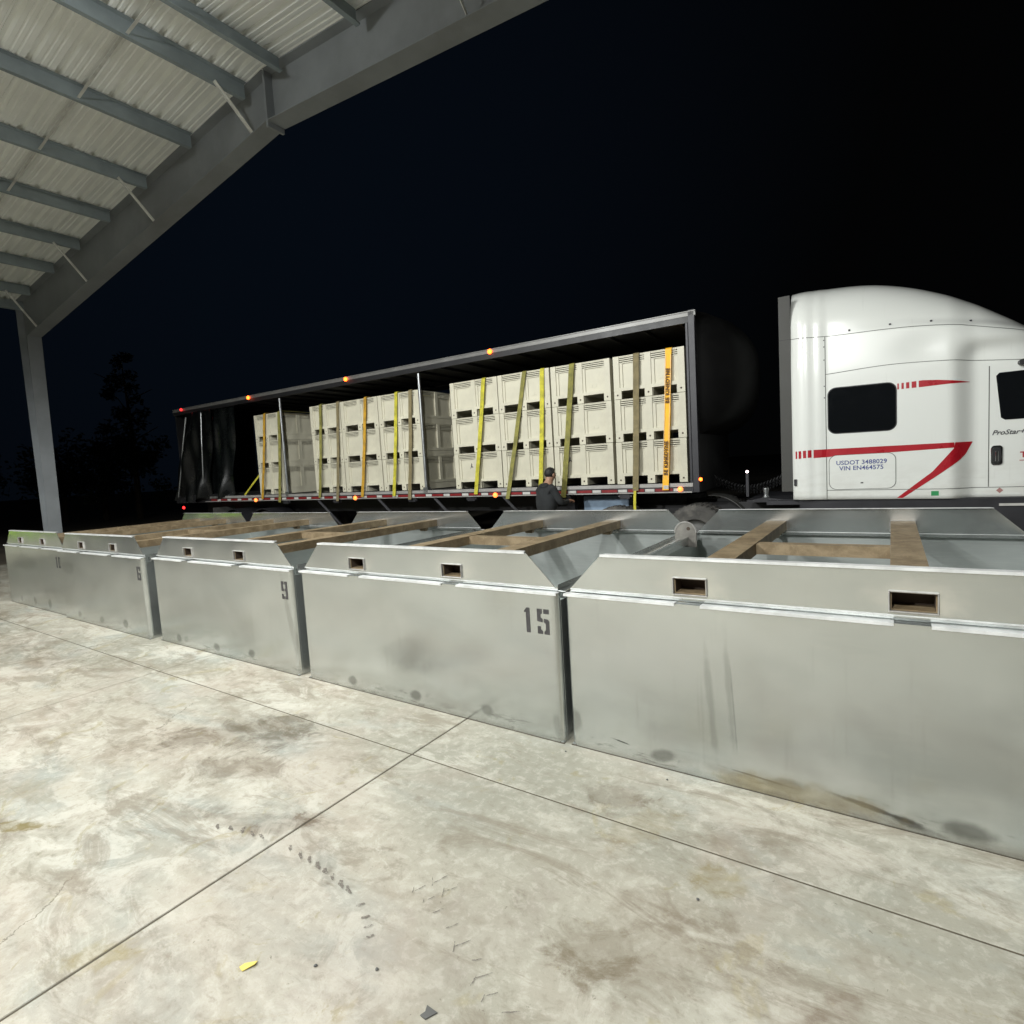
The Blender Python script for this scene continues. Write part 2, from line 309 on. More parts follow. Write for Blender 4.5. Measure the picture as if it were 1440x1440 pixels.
# ------------------------------------------------------------------ geometry helpers
class MB:
    def __init__(s): s.v = []; s.f = []; s.mi = []; s.cur = 0
    def add(s, vs, fs, mi=None):
        o = len(s.v); s.v += [tuple(v) for v in vs]; s.f += [tuple(i+o for i in f) for f in fs]
        s.mi += [s.cur if mi is None else mi]*len(fs); return s
    def box(s, x0, x1, y0, y1, z0, z1, mi=None):
        vs = [(x, y, z) for z in (z0, z1) for y in (y0, y1) for x in (x0, x1)]
        return s.add(vs, [(0, 2, 3, 1), (4, 5, 7, 6), (0, 1, 5, 4), (2, 6, 7, 3), (0, 4, 6, 2), (1, 3, 7, 5)], mi)
    def hexa(s, pts, mi=None):     # 8 pts ordered as box()
        return s.add(pts, [(0, 2, 3, 1), (4, 5, 7, 6), (0, 1, 5, 4), (2, 6, 7, 3), (0, 4, 6, 2), (1, 3, 7, 5)], mi)
    def prism(s, poly, axis, a, b, mi=None):
        """poly: list of 2D points in the other two axes; extruded from a to b along axis"""
        def P(u, v, w): return {'x': (w, u, v), 'y': (u, w, v), 'z': (u, v, w)}[axis]
        n = len(poly); vs = [P(u, v, a) for u, v in poly] + [P(u, v, b) for u, v in poly]
        fs = [tuple(range(n))[::-1], tuple(range(n, 2*n))] + [(i, (i+1) % n, n+(i+1) % n, n+i) for i in range(n)]
        return s.add(vs, fs, mi)
    def bar(s, p0, p1, w, h, up=(0, 0, 1), mi=None):
        p0 = Vector(p0); p1 = Vector(p1); d = (p1-p0).normalized(); up = Vector(up)
        sx = d.cross(up)
        if sx.length < 1e-4: sx = d.cross(Vector((0, 1, 0)))
        sx.normalize(); u = sx.cross(d).normalized(); sx *= w/2; u *= h/2
        vs = [p0-sx-u, p0+sx-u, p1-sx-u, p1+sx-u, p0-sx+u, p0+sx+u, p1-sx+u, p1+sx+u]
        return s.hexa(vs, mi)
    def cyl(s, p0, p1, r0, r1=None, n=12, mi=None, cap=True):
        r1 = r0 if r1 is None else r1
        p0 = Vector(p0); p1 = Vector(p1); d = (p1-p0).normalized()
        a = d.orthogonal().normalized(); b = d.cross(a)
        vs = [p0+(a*math.cos(t)+b*math.sin(t))*r0 for t in [2*PI*i/n for i in range(n)]] + \
             [p1+(a*math.cos(t)+b*math.sin(t))*r1 for t in [2*PI*i/n for i in range(n)]]
        fs = [(i, (i+1) % n, n+(i+1) % n, n+i) for i in range(n)]
        if cap: fs += [tuple(range(n))[::-1], tuple(range(n, 2*n))]
        return s.add(vs, fs, mi)
    def path(s, pts, r, n=8, mi=None):
        pts = [Vector(p) for p in pts]; rings = []; vs = []
        prev = None
        for i, p in enumerate(pts):
            d = (pts[min(i+1, len(pts)-1)]-pts[max(i-1, 0)]).normalized()
            a = d.orthogonal().normalized() if prev is None else (prev-d*prev.dot(d)).normalized()
            prev = a; b = d.cross(a)
            vs += [p+(a*math.cos(2*PI*k/n)+b*math.sin(2*PI*k/n))*r for k in range(n)]
        fs = [(i*n+k, i*n+(k+1) % n, (i+1)*n+(k+1) % n, (i+1)*n+k) for i in range(len(pts)-1) for k in range(n)]
        fs += [tuple(range(n))[::-1], tuple(range((len(pts)-1)*n, len(pts)*n))]
        return s.add(vs, fs, mi)
    def lathe(s, prof, axis_o, axis_d, n=24, mi=None):
        """prof: (radius, height along axis)"""
        o = Vector(axis_o); d = Vector(axis_d).normalized(); a = d.orthogonal().normalized(); b = d.cross(a)
        vs = [o+d*h+(a*math.cos(2*PI*k/n)+b*math.sin(2*PI*k/n))*r for r, h in prof for k in range(n)]
        fs = [(i*n+k, i*n+(k+1) % n, (i+1)*n+(k+1) % n, (i+1)*n+k) for i in range(len(prof)-1) for k in range(n)]
        return s.add(vs, fs, mi)
    def strip(s, pts, w, t, up, mi=None):
        """flat webbing along pts, width direction up"""
        pts = [Vector(p) for p in pts]; up = Vector(up).normalized(); vs = []
        for i, p in enumerate(pts):
            d = (pts[min(i+1, len(pts)-1)]-pts[max(i-1, 0)]).normalized(); nn = d.cross(up).normalized()
            for (a, b) in ((-1, -1), (1, -1), (1, 1), (-1, 1)): vs.append(p+up*(a*w/2)+nn*(b*t/2))
        fs = [(i*4+k, i*4+(k+1) % 4, i*4+4+(k+1) % 4, i*4+4+k) for i in range(len(pts)-1) for k in range(4)]
        fs += [(3, 2, 1, 0), tuple(range(len(pts)*4-4, len(pts)*4))]
        return s.add(vs, fs, mi)
    def mesh(s, name, mats, bevel=0.0, smooth=False):
        me = bpy.data.meshes.new(name); me.from_pydata(s.v, [], s.f)
        for m_ in (mats if isinstance(mats, (list, tuple)) else [mats]): me.materials.append(MT[m_] if isinstance(m_, str) else m_)
        for p, i in zip(me.polygons, s.mi): p.material_index = i
        bm = bmesh.new(); bm.from_mesh(me)
        if bevel:
            bmesh.ops.bevel(bm, geom=[e for e in bm.edges if len(e.link_faces) == 2 and e.calc_face_angle(0) > 0.6], offset=bevel, segments=1 if bevel < 0.008 else 2, affect='EDGES', clamp_overlap=True)
        bmesh.ops.recalc_face_normals(bm, faces=bm.faces); bm.to_mesh(me); bm.free()
        if smooth:
            for p in me.polygons: p.use_smooth = True
        me.update(); return me
    def build(s, name, mats, parent=None, loc=None, rot=None, bevel=0.0, smooth=False):
        return link(name, s.mesh(name, mats, bevel, smooth), parent, loc, rot)

def link(name, data, parent=None, loc=None, rot=None):
    o = bpy.data.objects.new(name, data); COL.objects.link(o)
    if parent is not None: o.parent = parent
    if loc is not None: o.location = loc
    if rot is not None: o.rotation_euler = rot
    return o
def thing(name, label, cat, loc=(0, 0, 0), rz=0.0, group=None, data=None):
    o = link(name, data, None, loc, (0, 0, rz)); o['label'] = label; o['category'] = cat
    if group: o['group'] = group
    return o
def struct(o): o['kind'] = 'structure'; return o
def text_mesh(name, s, size, mat, parent, M, bold=0.0, shear=0.0, extr=0.0004, spacing=1.0, align='LEFT'):
    cu = bpy.data.curves.new(name, 'FONT'); cu.body = s; cu.size = size; cu.offset = bold; cu.shear = shear
    cu.extrude = extr; cu.space_character = spacing; cu.align_x = align; cu.resolution_u = 3
    t = bpy.data.objects.new(name, cu); COL.objects.link(t)
    me = bpy.data.meshes.new_from_object(t.evaluated_get(bpy.context.evaluated_depsgraph_get()))
    bpy.data.objects.remove(t); me.transform(M); me.materials.clear(); me.materials.append(MT[mat])
    return link(name, me, parent)

# ------------------------------------------------------------------ ground
g = MB().box(-400, 400, -300, 400, -0.62, -0.155)
yard = struct(g.build('dirt_ground', 'dirt')); 
cf = link('concrete_floor', None); struct(cf)
XJ = [-19.76+3.44*i for i in range(0, 9)]; YJ = [-11.31, -7.87, -4.43, -0.99, 2.45, 5.89, 9.0]
gp = 0.0060
for i in range(len(XJ)-1):
    for j in range(len(YJ)-1):
        w, d = XJ[i+1]-XJ[i], YJ[j+1]-YJ[j]
        b = MB().box(gp, w-gp, gp, d-gp, -0.15, 0.0)
        b.build('slab', 'concrete', cf, (XJ[i], YJ[j], 0), bevel=0.003)
MB().box(XJ[0]+.02, XJ[-1]-.02, YJ[0]+.02, YJ[-1]-.02, -0.152, -0.0045).build('joint_fill', 'joint', cf)

# tyre tread smudges on the slab
tm = MB()
def smudge(x, y, l, w, a, sk=0.4):
    ca, sa = math.cos(a), math.sin(a)
    pts = [(-l, -w*.3), (-l*.2, -w), (l, -w*.2), (l*.7, w*.5), (0, w*.35), (-l*.8, w*.6)]
    pts = [(u*(1+rnd.uniform(-.25, .25)), v*(1+rnd.uniform(-.3, .3))) for u, v in pts]
    tm.add([(x+u*ca-v*sa, y+u*sa+v*ca, 0.0042) for u, v in pts], [tuple(range(6))])
arc = [(-2.95, 1.40), (-2.87, 1.43), (-2.80, 1.45), (-2.73, 1.46), (-2.66, 1.47), (-2.45, 1.49), (-2.36, 1.485), (-2.29, 1.483), (-2.22, 1.48), (-2.16, 1.475), (-2.10, 1.468), (-2.03, 1.46), (-1.97, 1.45)]
for i, (x, y) in enumerate(arc): smudge(x, y, 0.028, 0.013, rnd.uniform(-.2, .3)-0.5)
for (x, y) in [(-1.86, 1.42), (-1.79, 1.385), (-1.74, 1.36), (-1.70, 1.33)]: smudge(x, y, 0.018, 0.011, 0.9)
for (x, y, a) in [(-1.70, 1.62, .7), (-1.62, 1.60, .7), (-1.55, 1.56, .6), (-1.45, 1.53, .6), (-1.36, 1.49, .6), (-1.27, 1.46, .5), (-1.21, 1.42, .5), (-1.14, 1.38, .4),
                  (-1.66, 1.70, .8), (-1.58, 1.68, .8), (-1.05, 1.36, .5)]:
    q_ = rnd.uniform(.6, 1.25); smudge(x, y, 0.030*q_, 0.004, a+0.35+rnd.uniform(-.25, .25)); (rnd.random() < .7) and smudge(x-0.02, y-0.03, 0.024*q_, 0.003, a+1.4+rnd.uniform(-.2, .2))
o = tm.build('tyre_mark', 'tread', cf); o['kind'] = 'stuff'

# ------------------------------------------------------------------ open steel shed
SH = (0.0, 0.0, 0.0)
shed = thing('open_steel_shed', 'grey steel open-sided shed with ribbed roof overhead and tapered column at left', 'shed', (-17.4, 5.2, 0))
def S(mb, name, mat, **k): 
    o_ = mb.build(name, mat, shed, **k)
    o_.matrix_parent_inverse = Matrix.Translation((17.4, -5.2, 0)); return o_
XR, ZR, SL = -7.20, 7.30, 0.0805
def zb(x): return ZR-SL*abs(x-XR)
XL = -18.0
FY = [5.2, -2.5, -10.2]
for k, fy in enumerate(FY):
    for side in (0, 1):
        mx = (lambda x: x) if side == 0 else (lambda x: 2*XR-x)
        # column: inner flange, outer flange, web, base plate
        zk = 5.70 if side == 0 else 5.95; xk = -17.42; zr_ = 6.825; hw = 0.14
        c = MB()
        c.hexa([(mx(x), y, z) for (x, z, y) in [(-17.68, 0, fy-hw), (-17.668, 0, fy-hw), (-17.68, 0, fy+hw), (-17.668, 0, fy+hw)]] +
               [(mx(x), y, z) for (x, z, y) in [(xk-.012, zk, fy-hw), (xk, zk, fy-hw), (xk-.012, zk, fy+hw), (xk, zk, fy+hw)]])
        a_, b_ = sorted((mx(-18.0), mx(-17.988))); c.box(a_, b_, fy-hw, fy+hw, 0, zb(-18.0)+0.17)
        c.prism([(mx(-17.988), 0), (mx(-17.68), 0), (mx(xk-.012), zk), (mx(xk-.012), zb(xk)+0.185), (mx(-17.988), zb(-17.988)+0.185)], 'y', fy-0.006, fy+0.006)
        a_, b_ = sorted((mx(-18.1), mx(-17.55))); c.box(a_, b_, fy-0.2, fy+0.2, 0.001, 0.025)
        S(c, 'column', 'primer')
        # rafter: tapered web, top and bottom flanges
        r = MB(); xb = XR-0.021
        r.prism([(mx(xk-.0115), zk), (mx(xb), zr_), (mx(xb), zb(xb)+0.185), (mx(xk-.0115), zb(xk)+0.185)], 'y', fy-0.0058, fy+0.0058)
        for (z0, z1, x0_) in ((zk, zr_, xk), (zb(-18.0)+0.197, zb(xb)+0.197, -18.0)):
            r.hexa([(mx(x0_), fy-hw, z0-.012), (mx(xb), fy-hw, z1-.012), (mx(x0_), fy+hw, z0-.012), (mx(xb), fy+hw, z1-.012),
                    (mx(x0_), fy-hw, z0), (mx(xb), fy-hw, z1), (mx(x0_), fy+hw, z0), (mx(xb), fy+hw, z1)])
        S(r, 'rafter', 'primer')
    for sx in (-1, 1):
        e = MB(); xa_, xb_ = sorted((XR+sx*0.0205, XR+sx*0.0005)); e.box(xa_, xb_, fy-.13, fy+.13, 6.74, zb(XR)+.19); S(e, 'splice_plate', 'primer')
# purlins (zed sections, running front to back)
def purlin(x, sgn):
    z = zb(x); y0, y1 = -10.3, 5.05
    p = MB(); p.box(x-0.002, x+0.002, y0, y1, z, z+0.2)
    p.box(x-0.065 if sgn > 0 else x+0.002, x-0.002 if sgn > 0 else x+0.065, y0, y1, z, z+0.004)
    p.box(x+0.002 if sgn > 0 else x-0.065, x+0.065 if sgn > 0 else x-0.002, y0, y1, z+0.196-0.004, z+0.2-0.004)
    xx = x-0.065 if sgn > 0 else x+0.062
    p.box(xx, xx+0.003, y0, y1, z+0.004, z+0.02)
    S(p, 'purlin', 'purlin')
PX = [-7.63, -9.17, -10.73, -12.27, -13.77, -15.25, -16.85]
for x in PX: purlin(x, 1)
PXr = [2*XR-x for x in PX]; PXr[0] = -6.80; PXr[1] = -5.27
for x in PXr: purlin(x, -1)
for x in (XL+0.06, 2*XR-XL-0.06):
    e = MB(); e.box(x-0.06, x+0.06, -10.3, 5.34, zb(x)-0.02, zb(x)+0.19); S(e, 'eave_strut', 'purlin')
# flange braces and sag rods
for i, x in enumerate(PX):
    if i % 2 == 0:
        zf = 5.70+(6.825-5.70)*(x+17.42)/(XR+17.42)
        b = MB(); b.bar((x, 4.60, zb(x)+0.02), (x+0.02, 5.10, zf+0.03), 0.045, 0.006, up=(1, 0, 0)); b.bar((x+0.02, 4.60, zb(x)+0.02), (x+0.04, 5.10, zf+0.03), 0.006, 0.045, up=(1, 0, 0)); S(b, 'flange_brace', 'rod')
for i, x in enumerate(PXr):
    if i == 2:
        zf = 6.825-0.085*(x-XR)
        b = MB(); b.bar((x, 4.60, zb(x)+0.02), (x, 5.10, zf+0.03), 0.045, 0.006, up=(1, 0, 0)); S(b, 'flange_brace', 'rod')
pl = PX[::-1]+PXr
for k in range(len(pl)-1):
    for yy in (3.55, -0.6):
        b = MB(); b.bar((pl[k], yy, zb(pl[k])+0.03), (pl[k+1], yy+.05, zb(pl[k+1])+0.16), 0.035, 0.006); S(b, 'sag_strap', 'rod')
# roof panels with real ribs
def profile(n=3, pitch=0.305):
    pts = []
    for i in range(n):
        y = i*pitch
        pts += [(y, 0), (y+0.020, 0), (y+0.052, 0.055), (y+0.092, 0.055), (y+0.112, 0)]
        pts += [(y+0.155, 0), (y+0.165, 0.012), (y+0.180, 0.012), (y+0.190, 0), (y+0.228, 0), (y+0.238, 0.012), (y+0.253, 0.012), (y+0.263, 0)]
    pts.append((n*pitch, 0)); return pts
pr = profile()
def panel_mesh(xa, xb):
    b = MB(); n = len(pr)
    for t in (0.0, 0.0012):
        b.v += [(xa, y, zb(xa)+z+t) for y, z in pr] + [(xb, y, zb(xb)+z+t) for y, z in pr]
    for i in range(n-1):
        b.f += [(i, i+1, n+i+1, n+i), (2*n+i, 3*n+i, 3*n+i+1, 2*n+i+1)]; b.mi += [0, 0]
    return b.mesh('roof_panel', 'sheet')
ml, mr_ = panel_mesh(XL-0.1, XR-0.001), panel_mesh(XR+0.001, 2*XR-XL+0.1)
y = 5.40-0.915
while y > -10.5:
    for me in (ml, mr_):
        o = link('roof_panel', me, shed, (0, y, 0.203)); o.matrix_parent_inverse = Matrix.Translation((17.4, -5.2, 0))
    y -= 0.916
e = MB()
for sgn in (-1, 1):
    xe = XR+sgn*(XR-XL+0.1)
    e.prism([(XR, ZR+0.02), (xe, zb(xe)+0.02), (xe, zb(xe)+0.26), (XR, ZR+0.26)], 'y', 5.402, 5.412)
S(e, 'rake_trim', 'purlin')
e = MB(); e.hexa([(XR-.3, -10.4, zb(XR-.3)+.245), (XR, -10.4, ZR+.26), (XR-.3, 5.4, zb(XR-.3)+.245), (XR, 5.4, ZR+.26), (XR-.3, -10.4, zb(XR-.3)+.25), (XR, -10.4, ZR+.265), (XR-.3, 5.4, zb(XR-.3)+.25), (XR, 5.4, ZR+.265)])
e.hexa([(XR, -10.4, ZR+.26), (XR+.3, -10.4, zb(XR-.3)+.245), (XR, 5.4, ZR+.26), (XR+.3, 5.4, zb(XR-.3)+.245), (XR, -10.4, ZR+.265), (XR+.3, -10.4, zb(XR-.3)+.25), (XR, 5.4, ZR+.265), (XR+.3, 5.4, zb(XR-.3)+.25)])
S(e, 'ridge_cap', 'sheet')

# hanging high-bay lamps (out of frame, the light that makes this picture)
where = ['over the shed ridge near the open end', 'over the shed ridge toward the rear', 'under the right roof slope behind the camera', 'under the left roof slope']
for (p, pw, tl), wh in zip(LAMPS, where):
    t = thing('high_bay_lamp', 'round lit high bay lamp hanging '+wh, 'lamp', p, 0, 'high bay lamps under the shed roof')
    MB().lathe([(0.0, 0.10), (0.14, 0.10), (0.17, 0.05), (0.19, 0.0), (0.185, -0.02), (0.17, -0.02)], (0, 0, 0), (0, 0, 1), 28).build('housing', 'dark_grey', t, smooth=True)
    MB().lathe([(0.0, -0.012), (0.17, -0.012)], (0, 0, 0), (0, 0, 1), 28).build('lens', 'lens', t)
    MB().cyl((0, 0, 0.10), (0, 0, zb(p[0])+0.1-p[2]), 0.012, n=8).build('hanger', 'rod', t)
    L = bpy.data.lights.new('lamp_light', 'SPOT'); L.spot_size = math.radians(158); L.spot_blend = 0.25; L.shadow_soft_size = 0.16; L.energy = pw; L.color = LAMP_COL
    lo = link('lamp_light', L, t, (0, 0, -0.20), (math.radians(tl), 0, 0))
    U = bpy.data.lights.new('added_uplight', 'POINT'); U.energy = pw*0.085; U.color = LAMP_COL; U.shadow_soft_size = 0.08      # point light added above the housing to brighten the roof underside
    link('added_uplight', U, t, (0, -0.02, 0.17))

# ------------------------------------------------------------------ galvanised bins
DEEP = 2.95
def digit(mb, ch, x, z, h, y=-0.0015):
    """stencil digits in the xz plane facing -y; h = height"""
    w = h*0.56
    polys = {
     '1': [[(.30, 0), (.62, 0), (.62, 1), (.36, 1), (.16, .86), (.16, .80), (.30, .82)]],
     '5': [[(.02, 1), (.42, 1), (.42, .82), (.30, .78), (.30, .66), (.45, .60), (.45, .47), (.02, .50)], [(.55, 1), (.98, 1), (.98, .82), (.55, .82)],
           [(.56, .62), (.88, .60), (.98, .52), (.98, 0), (.56, 0), (.56, .10), (.70, .18), (.70, .42), (.56, .48)], [(.02, .30), (.28, .30), (.28, .18), (.44, .12), (.44, 0), (.02, 0)]],
     '0': [[(.02, 0), (.42, 0), (.42, .16), (.30, .2), (.30, .8), (.42, .84), (.42, 1), (.02, 1)], [(.98, 0), (.58, 0), (.58, .16), (.70, .2), (.70, .8), (.58, .84), (.58, 1), (.98, 1)]],
     '9': [[(.02, 1), (.42, 1), (.42, .84), (.28, .80), (.28, .62), (.42, .58), (.42, .44), (.02, .46)], [(.56, 1), (.98, 1), (.98, 0), (.56, 0), (.56, .14), (.70, .18), (.70, .44), (.56, .46), (.56, .58), (.70, .62), (.70, .82), (.56, .84)], [(.02, .28), (.26, .28), (.26, .18), (.44, .14), (.44, 0), (.02, 0)]],
     '6': [[(.98, 0), (.58, 0), (.58, .16), (.72, .20), (.72, .38), (.58, .42), (.58, .56), (.98, .54)], [(.44, 0), (.02, 0), (.02, 1), (.44, 1), (.44, .86), (.30, .82), (.30, .56), (.44, .54), (.44, .42), (.30, .38), (.30, .18), (.44, .16)], [(.98, .72), (.74, .72), (.74, .82), (.56, .86), (.56, 1), (.98, 1)]]}
    for pl_ in polys[ch]:
        mb.prism([(x+u*w, z+v*h) for u, v in pl_], 'y', y-0.0006, y)
def make_bin(label, x0, x1, yf, spots, number=None, tubes=None, extra=False, lug=False, lastgreen=False):
    Wd = x1-x0; t = thing('galvanised_bin', label, 'metal bin', (x0, yf, 0), 0, 'galvanised steel bins in a row')
    HB = 0.985
    fm = galv('galvanised_front', spots, extra)
    if tubes is None: tubes = (Wd/2-0.555, Wd/2+0.46)
    hl = []
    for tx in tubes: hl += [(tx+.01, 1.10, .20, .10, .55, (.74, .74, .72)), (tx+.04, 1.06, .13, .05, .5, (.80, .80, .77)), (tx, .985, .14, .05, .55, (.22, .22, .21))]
    if lastgreen: pass
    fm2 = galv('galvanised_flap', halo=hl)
    # tapered corner-bent front and back sheets
    R_ = 0.045; arc_ = [(R_-R_*math.sin(a*PI/12), R_-R_*math.cos(a*PI/12)) for a in range(7)]
    out = [(x, y) for x, y in arc_[::-1]]+[(Wd-x, y) for x, y in arc_]
    inn = [(x+(0.004 if x < Wd/2 else -0.004), y+0.004) for x, y in out]
    fp = MB(); fp.prism(out+inn[::-1], 'z', 0.004, HB)
    fp.build('front_panel', fm, t)
    sp = MB()
    sp.box(0, 0.004, 0.046, DEEP-0.004, 0.004, HB-.05); sp.box(Wd-0.004, Wd, 0.046, DEEP-0.004, 0.004, HB-.05)
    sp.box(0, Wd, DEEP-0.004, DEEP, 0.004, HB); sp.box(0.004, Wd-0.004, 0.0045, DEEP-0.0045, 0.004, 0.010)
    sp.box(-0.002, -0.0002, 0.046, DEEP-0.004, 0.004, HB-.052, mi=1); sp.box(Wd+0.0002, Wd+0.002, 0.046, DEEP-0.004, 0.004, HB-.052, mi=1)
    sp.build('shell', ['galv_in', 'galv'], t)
    if tubes is None: tubes = (Wd/2-0.555, Wd/2+0.46)
    # side top rails: channel with upstand
    for s_ in (0, 1):
        r = MB(); xa = -0.012 if s_ == 0 else Wd-0.058
        r.box(xa, xa+0.07, 0.10, DEEP-0.10, HB-0.05, HB-0.004); r.box(xa+(0.066 if s_ == 0 else 0), xa+(0.07 if s_ == 0 else 0.004), 0.12, DEEP-0.12, HB-0.004, HB+0.03)
        r.build('side_rail', 'galv', t, bevel=0.003)
    # lips: bent ledges with the lamp highlight in their colour, interrupted under each tube
    cuts = [0.0]+[c for tx in tubes for c in (tx-0.075, tx+0.065)]+[Wd]
    for (yy, sg) in ((0.0, 1), (DEEP, -1)):
        lp = MB()
        for a, b in ((cuts[0], cuts[1]), (cuts[2], cuts[3]), (cuts[4], cuts[5])):
            y0, y1 = sorted((yy-sg*0.010, yy+sg*0.040))
            lp.box(a, b, y0, y1, HB, HB+0.004); yf0, yf1 = sorted((yy-sg*0.010, yy-sg*0.006)); lp.box(a, b, yf0, yf1, HB-0.011, HB)
        lp.build('lip', 'galv_lit_edge', t)
        for a, b in ((cuts[1], cuts[2]), (cuts[3], cuts[4])):
            y0, y1 = sorted((yy-sg*0.004, yy+sg*0.06)); MB().box(a+.002, b-.002, y0, y1, HB-0.003, HB+0.001).build('notch_plate', 'galv', t)
        # neck strip and flap with mitred ends
        y0, y1 = sorted((yy+sg*0.055, yy+sg*0.060)); nk = MB().box(0.02, Wd-0.02, y0, y1, HB+0.004, HB+0.03); nk.build('neck_strip', 'galv', t)
        y0, y1 = sorted((yy+sg*0.036, yy+sg*0.0555)); MB().box(0.03, Wd-0.03, y0, y1, HB+0.026, HB+0.031).build('bead', 'galv_lit_edge', t)
        F0, F1 = HB+0.0315, 1.236
        fl = MB(); y0, y1 = sorted((yy+sg*0.040, yy+sg*0.045))
        # flap built around the tube openings
        mit = 0.215
        xs = sorted([tubes[0]-0.0885, tubes[0]+0.0885, tubes[1]-0.0885, tubes[1]+0.0885])
        zt0, zt1 = 1.035, 1.123
        fl.prism([(0.03, F0), (xs[0], F0), (xs[0], F1), (0.03+mit, F1)], 'y', y0, y1)
        fl.prism([(xs[1], F0), (xs[2], F0), (xs[2], F1), (xs[1], F1)], 'y', y0, y1)
        fl.prism([(xs[3], F0), (Wd-0.03, F0), (Wd-0.03-mit, F1), (xs[3], F1)], 'y', y0, y1)
        for a, b in ((xs[0], xs[1]), (xs[2], xs[3])):
            fl.box(a, b, y0, y1, zt1, F1); fl.box(a, b, y0, y1, F0, zt0)
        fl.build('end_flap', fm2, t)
        y0, y1 = sorted((yy+sg*0.028, yy+sg*0.075)); ed = MB()
        ed.prism([(0.03+mit, y0), (Wd-0.03-mit, y0), (Wd-0.03-mit-.02, y1), (0.03+mit+.02, y1)], 'z', F1, F1+0.004)
        ya, yb_ = sorted((yy+sg*0.028, yy+sg*0.031)); ed.box(0.03+mit, Wd-0.03-mit, ya, yb_, F1-0.010, F1)
        ed.build('flap_edge', 'galv_lit_edge', t)
    # fork tubes
    zt0, zt1 = 1.035, 1.123
    for tx in tubes:
        a, b = tx-0.088, tx+0.088; T_ = MB(); ya, yb_ = 0.047, DEEP-0.047; w_ = 0.006
        T_.box(a, b, ya, yb_, zt1-w_, zt1); T_.box(a, b, ya, yb_, zt0, zt0+w_); T_.box(a, a+w_, ya, yb_, zt0+w_, zt1-w_); T_.box(b-w_, b, ya, yb_, zt0+w_, zt1-w_)
        ob = T_.build('fork_tube', 'tube', t)
        MB().box(a+w_+.001, b-w_-.001, .16, .17, zt0+w_, zt1-w_).build('tube_shade_end', 'tube_in', ob)  # dark plates paint the shade inside the tube mouth
        MB().box(a+w_, a+w_+.001, .05, .16, zt0+w_, zt1-w_).build('tube_shade_side', 'tube_in', ob); MB().box(b-w_-.001, b-w_, .05, .16, zt0+w_, zt1-w_).build('tube_shade_side', 'tube_in', ob)
        for yy in (0.026, DEEP-0.047):
            cr_ = MB(); q = 0.007
            cr_.box(a-q, b+q, yy, yy+0.021, zt1, zt1+q); cr_.box(a-q, b+q, yy, yy+0.021, zt0-q, zt0); cr_.box(a-q, a, yy, yy+0.021, zt0, zt1); cr_.box(b, b+q, yy, yy+0.021, zt0, zt1)
            cr_.build('tube_collar', 'weld', ob, bevel=0.003)
        for yy in (0.22, DEEP-0.26):
            MB().prism([(a+.02, zt0-.001), (b-.02, zt0-.001), (b-.045, zt0-.05), (a+.045, zt0-.05)], 'y', yy, yy+0.05).build('tube_bracket', 'tube', ob)
    MB().box(tubes[0]+0.089, tubes[1]-0.089, DEEP*.5-0.055, DEEP*.5+0.055, zt0+0.004, zt1-0.006).build('cross_tube', 'tube', t)
    if number:
        h = 0.165; x = Wd-0.062-h*0.56; dg = MB()
        for i, ch in enumerate(number[::-1]): digit(dg, ch, x-i*0.112, 0.712, h)
        dg.build('stencil_number', 'stencil', t)
    if lug:
        l = MB(); n = 14; x, z = Wd+0.075, 1.055
        outer = [(x+.105*math.cos(PI*i/n), z+.105*math.sin(PI*i/n)) for i in range(n+1)]
        inner = [(x+.02+.02*math.cos(PI*i/n*2), z+.03+.02*math.sin(PI*i/n*2)) for i in range(n)]
        l.prism([(x-.105, z-.14)]+outer[::-1]+[(x+.105, z-.14)], 'y', DEEP-0.50, DEEP-0.485)
        lo_ = l.build('lifting_lug', 'dark_zinc', t)
        MB().cyl((x+.03, DEEP-.501, z+.04), (x+.03, DEEP-.505, z+.04), .018, n=12).build('lug_hole', 'tube_in', lo_)
        rm = MB(); rm.path([(x+.105*math.cos(PI*i/n), DEEP-.50, z+.105*math.sin(PI*i/n)) for i in range(n+1)], 0.008, 6); rm.build('lug_rim', 'weld', lo_)
    MB().box(0.0, Wd, -0.003, 0.012, 0.0005, 0.0035).build('foot_strip', 'dark_strip', t)  # thin dark strip along the foot of the front
    return t
make_bin('large plain galvanised steel bin without a number, nearest at right, scuffed at its foot', -1.71, 0.93, 3.03,
         [(0.60, .075, .085, .040, .62), (1.26, .075, .11, .045, .5), (1.985, .07, .105, .05, .75), (0.03, .17, .05, .08, .45), (1.9, .45, .4, .3, .10)], None, (0.78, 1.79), extra=True)
make_bin('galvanised steel bin stencilled 15, directly left of the nearest bin', -4.40, -1.755, 3.015,
         [(0.60, .075, .06, .045, .6), (1.34, .085, .06, .045, .65), (2.03, .10, .065, .045, .55), (1.25, .42, .28, .12, .12), (2.60, .1, .03, .09, .3)], '15', (0.735, 1.76), lug=True)
make_bin('galvanised steel bin stencilled with a single 9, middle of the row', -7.20, -4.52, 3.0,
         [(0.45, .08, .06, .05, .6), (0.62, .09, .05, .04, .3), (1.26, .08, .065, .05, .6), (1.92, .10, .065, .05, .65), (2.62, .5, .04, .5, .25)], '9')
make_bin('galvanised steel bin stencilled with a single 6, second from the far left end', -10.02, -7.36, 2.95,
         [(0.55, .10, .07, .05, .5), (1.30, .10, .08, .05, .5), (2.02, .12, .08, .06, .6), (0.3, .75, .25, .1, .3)], '6')
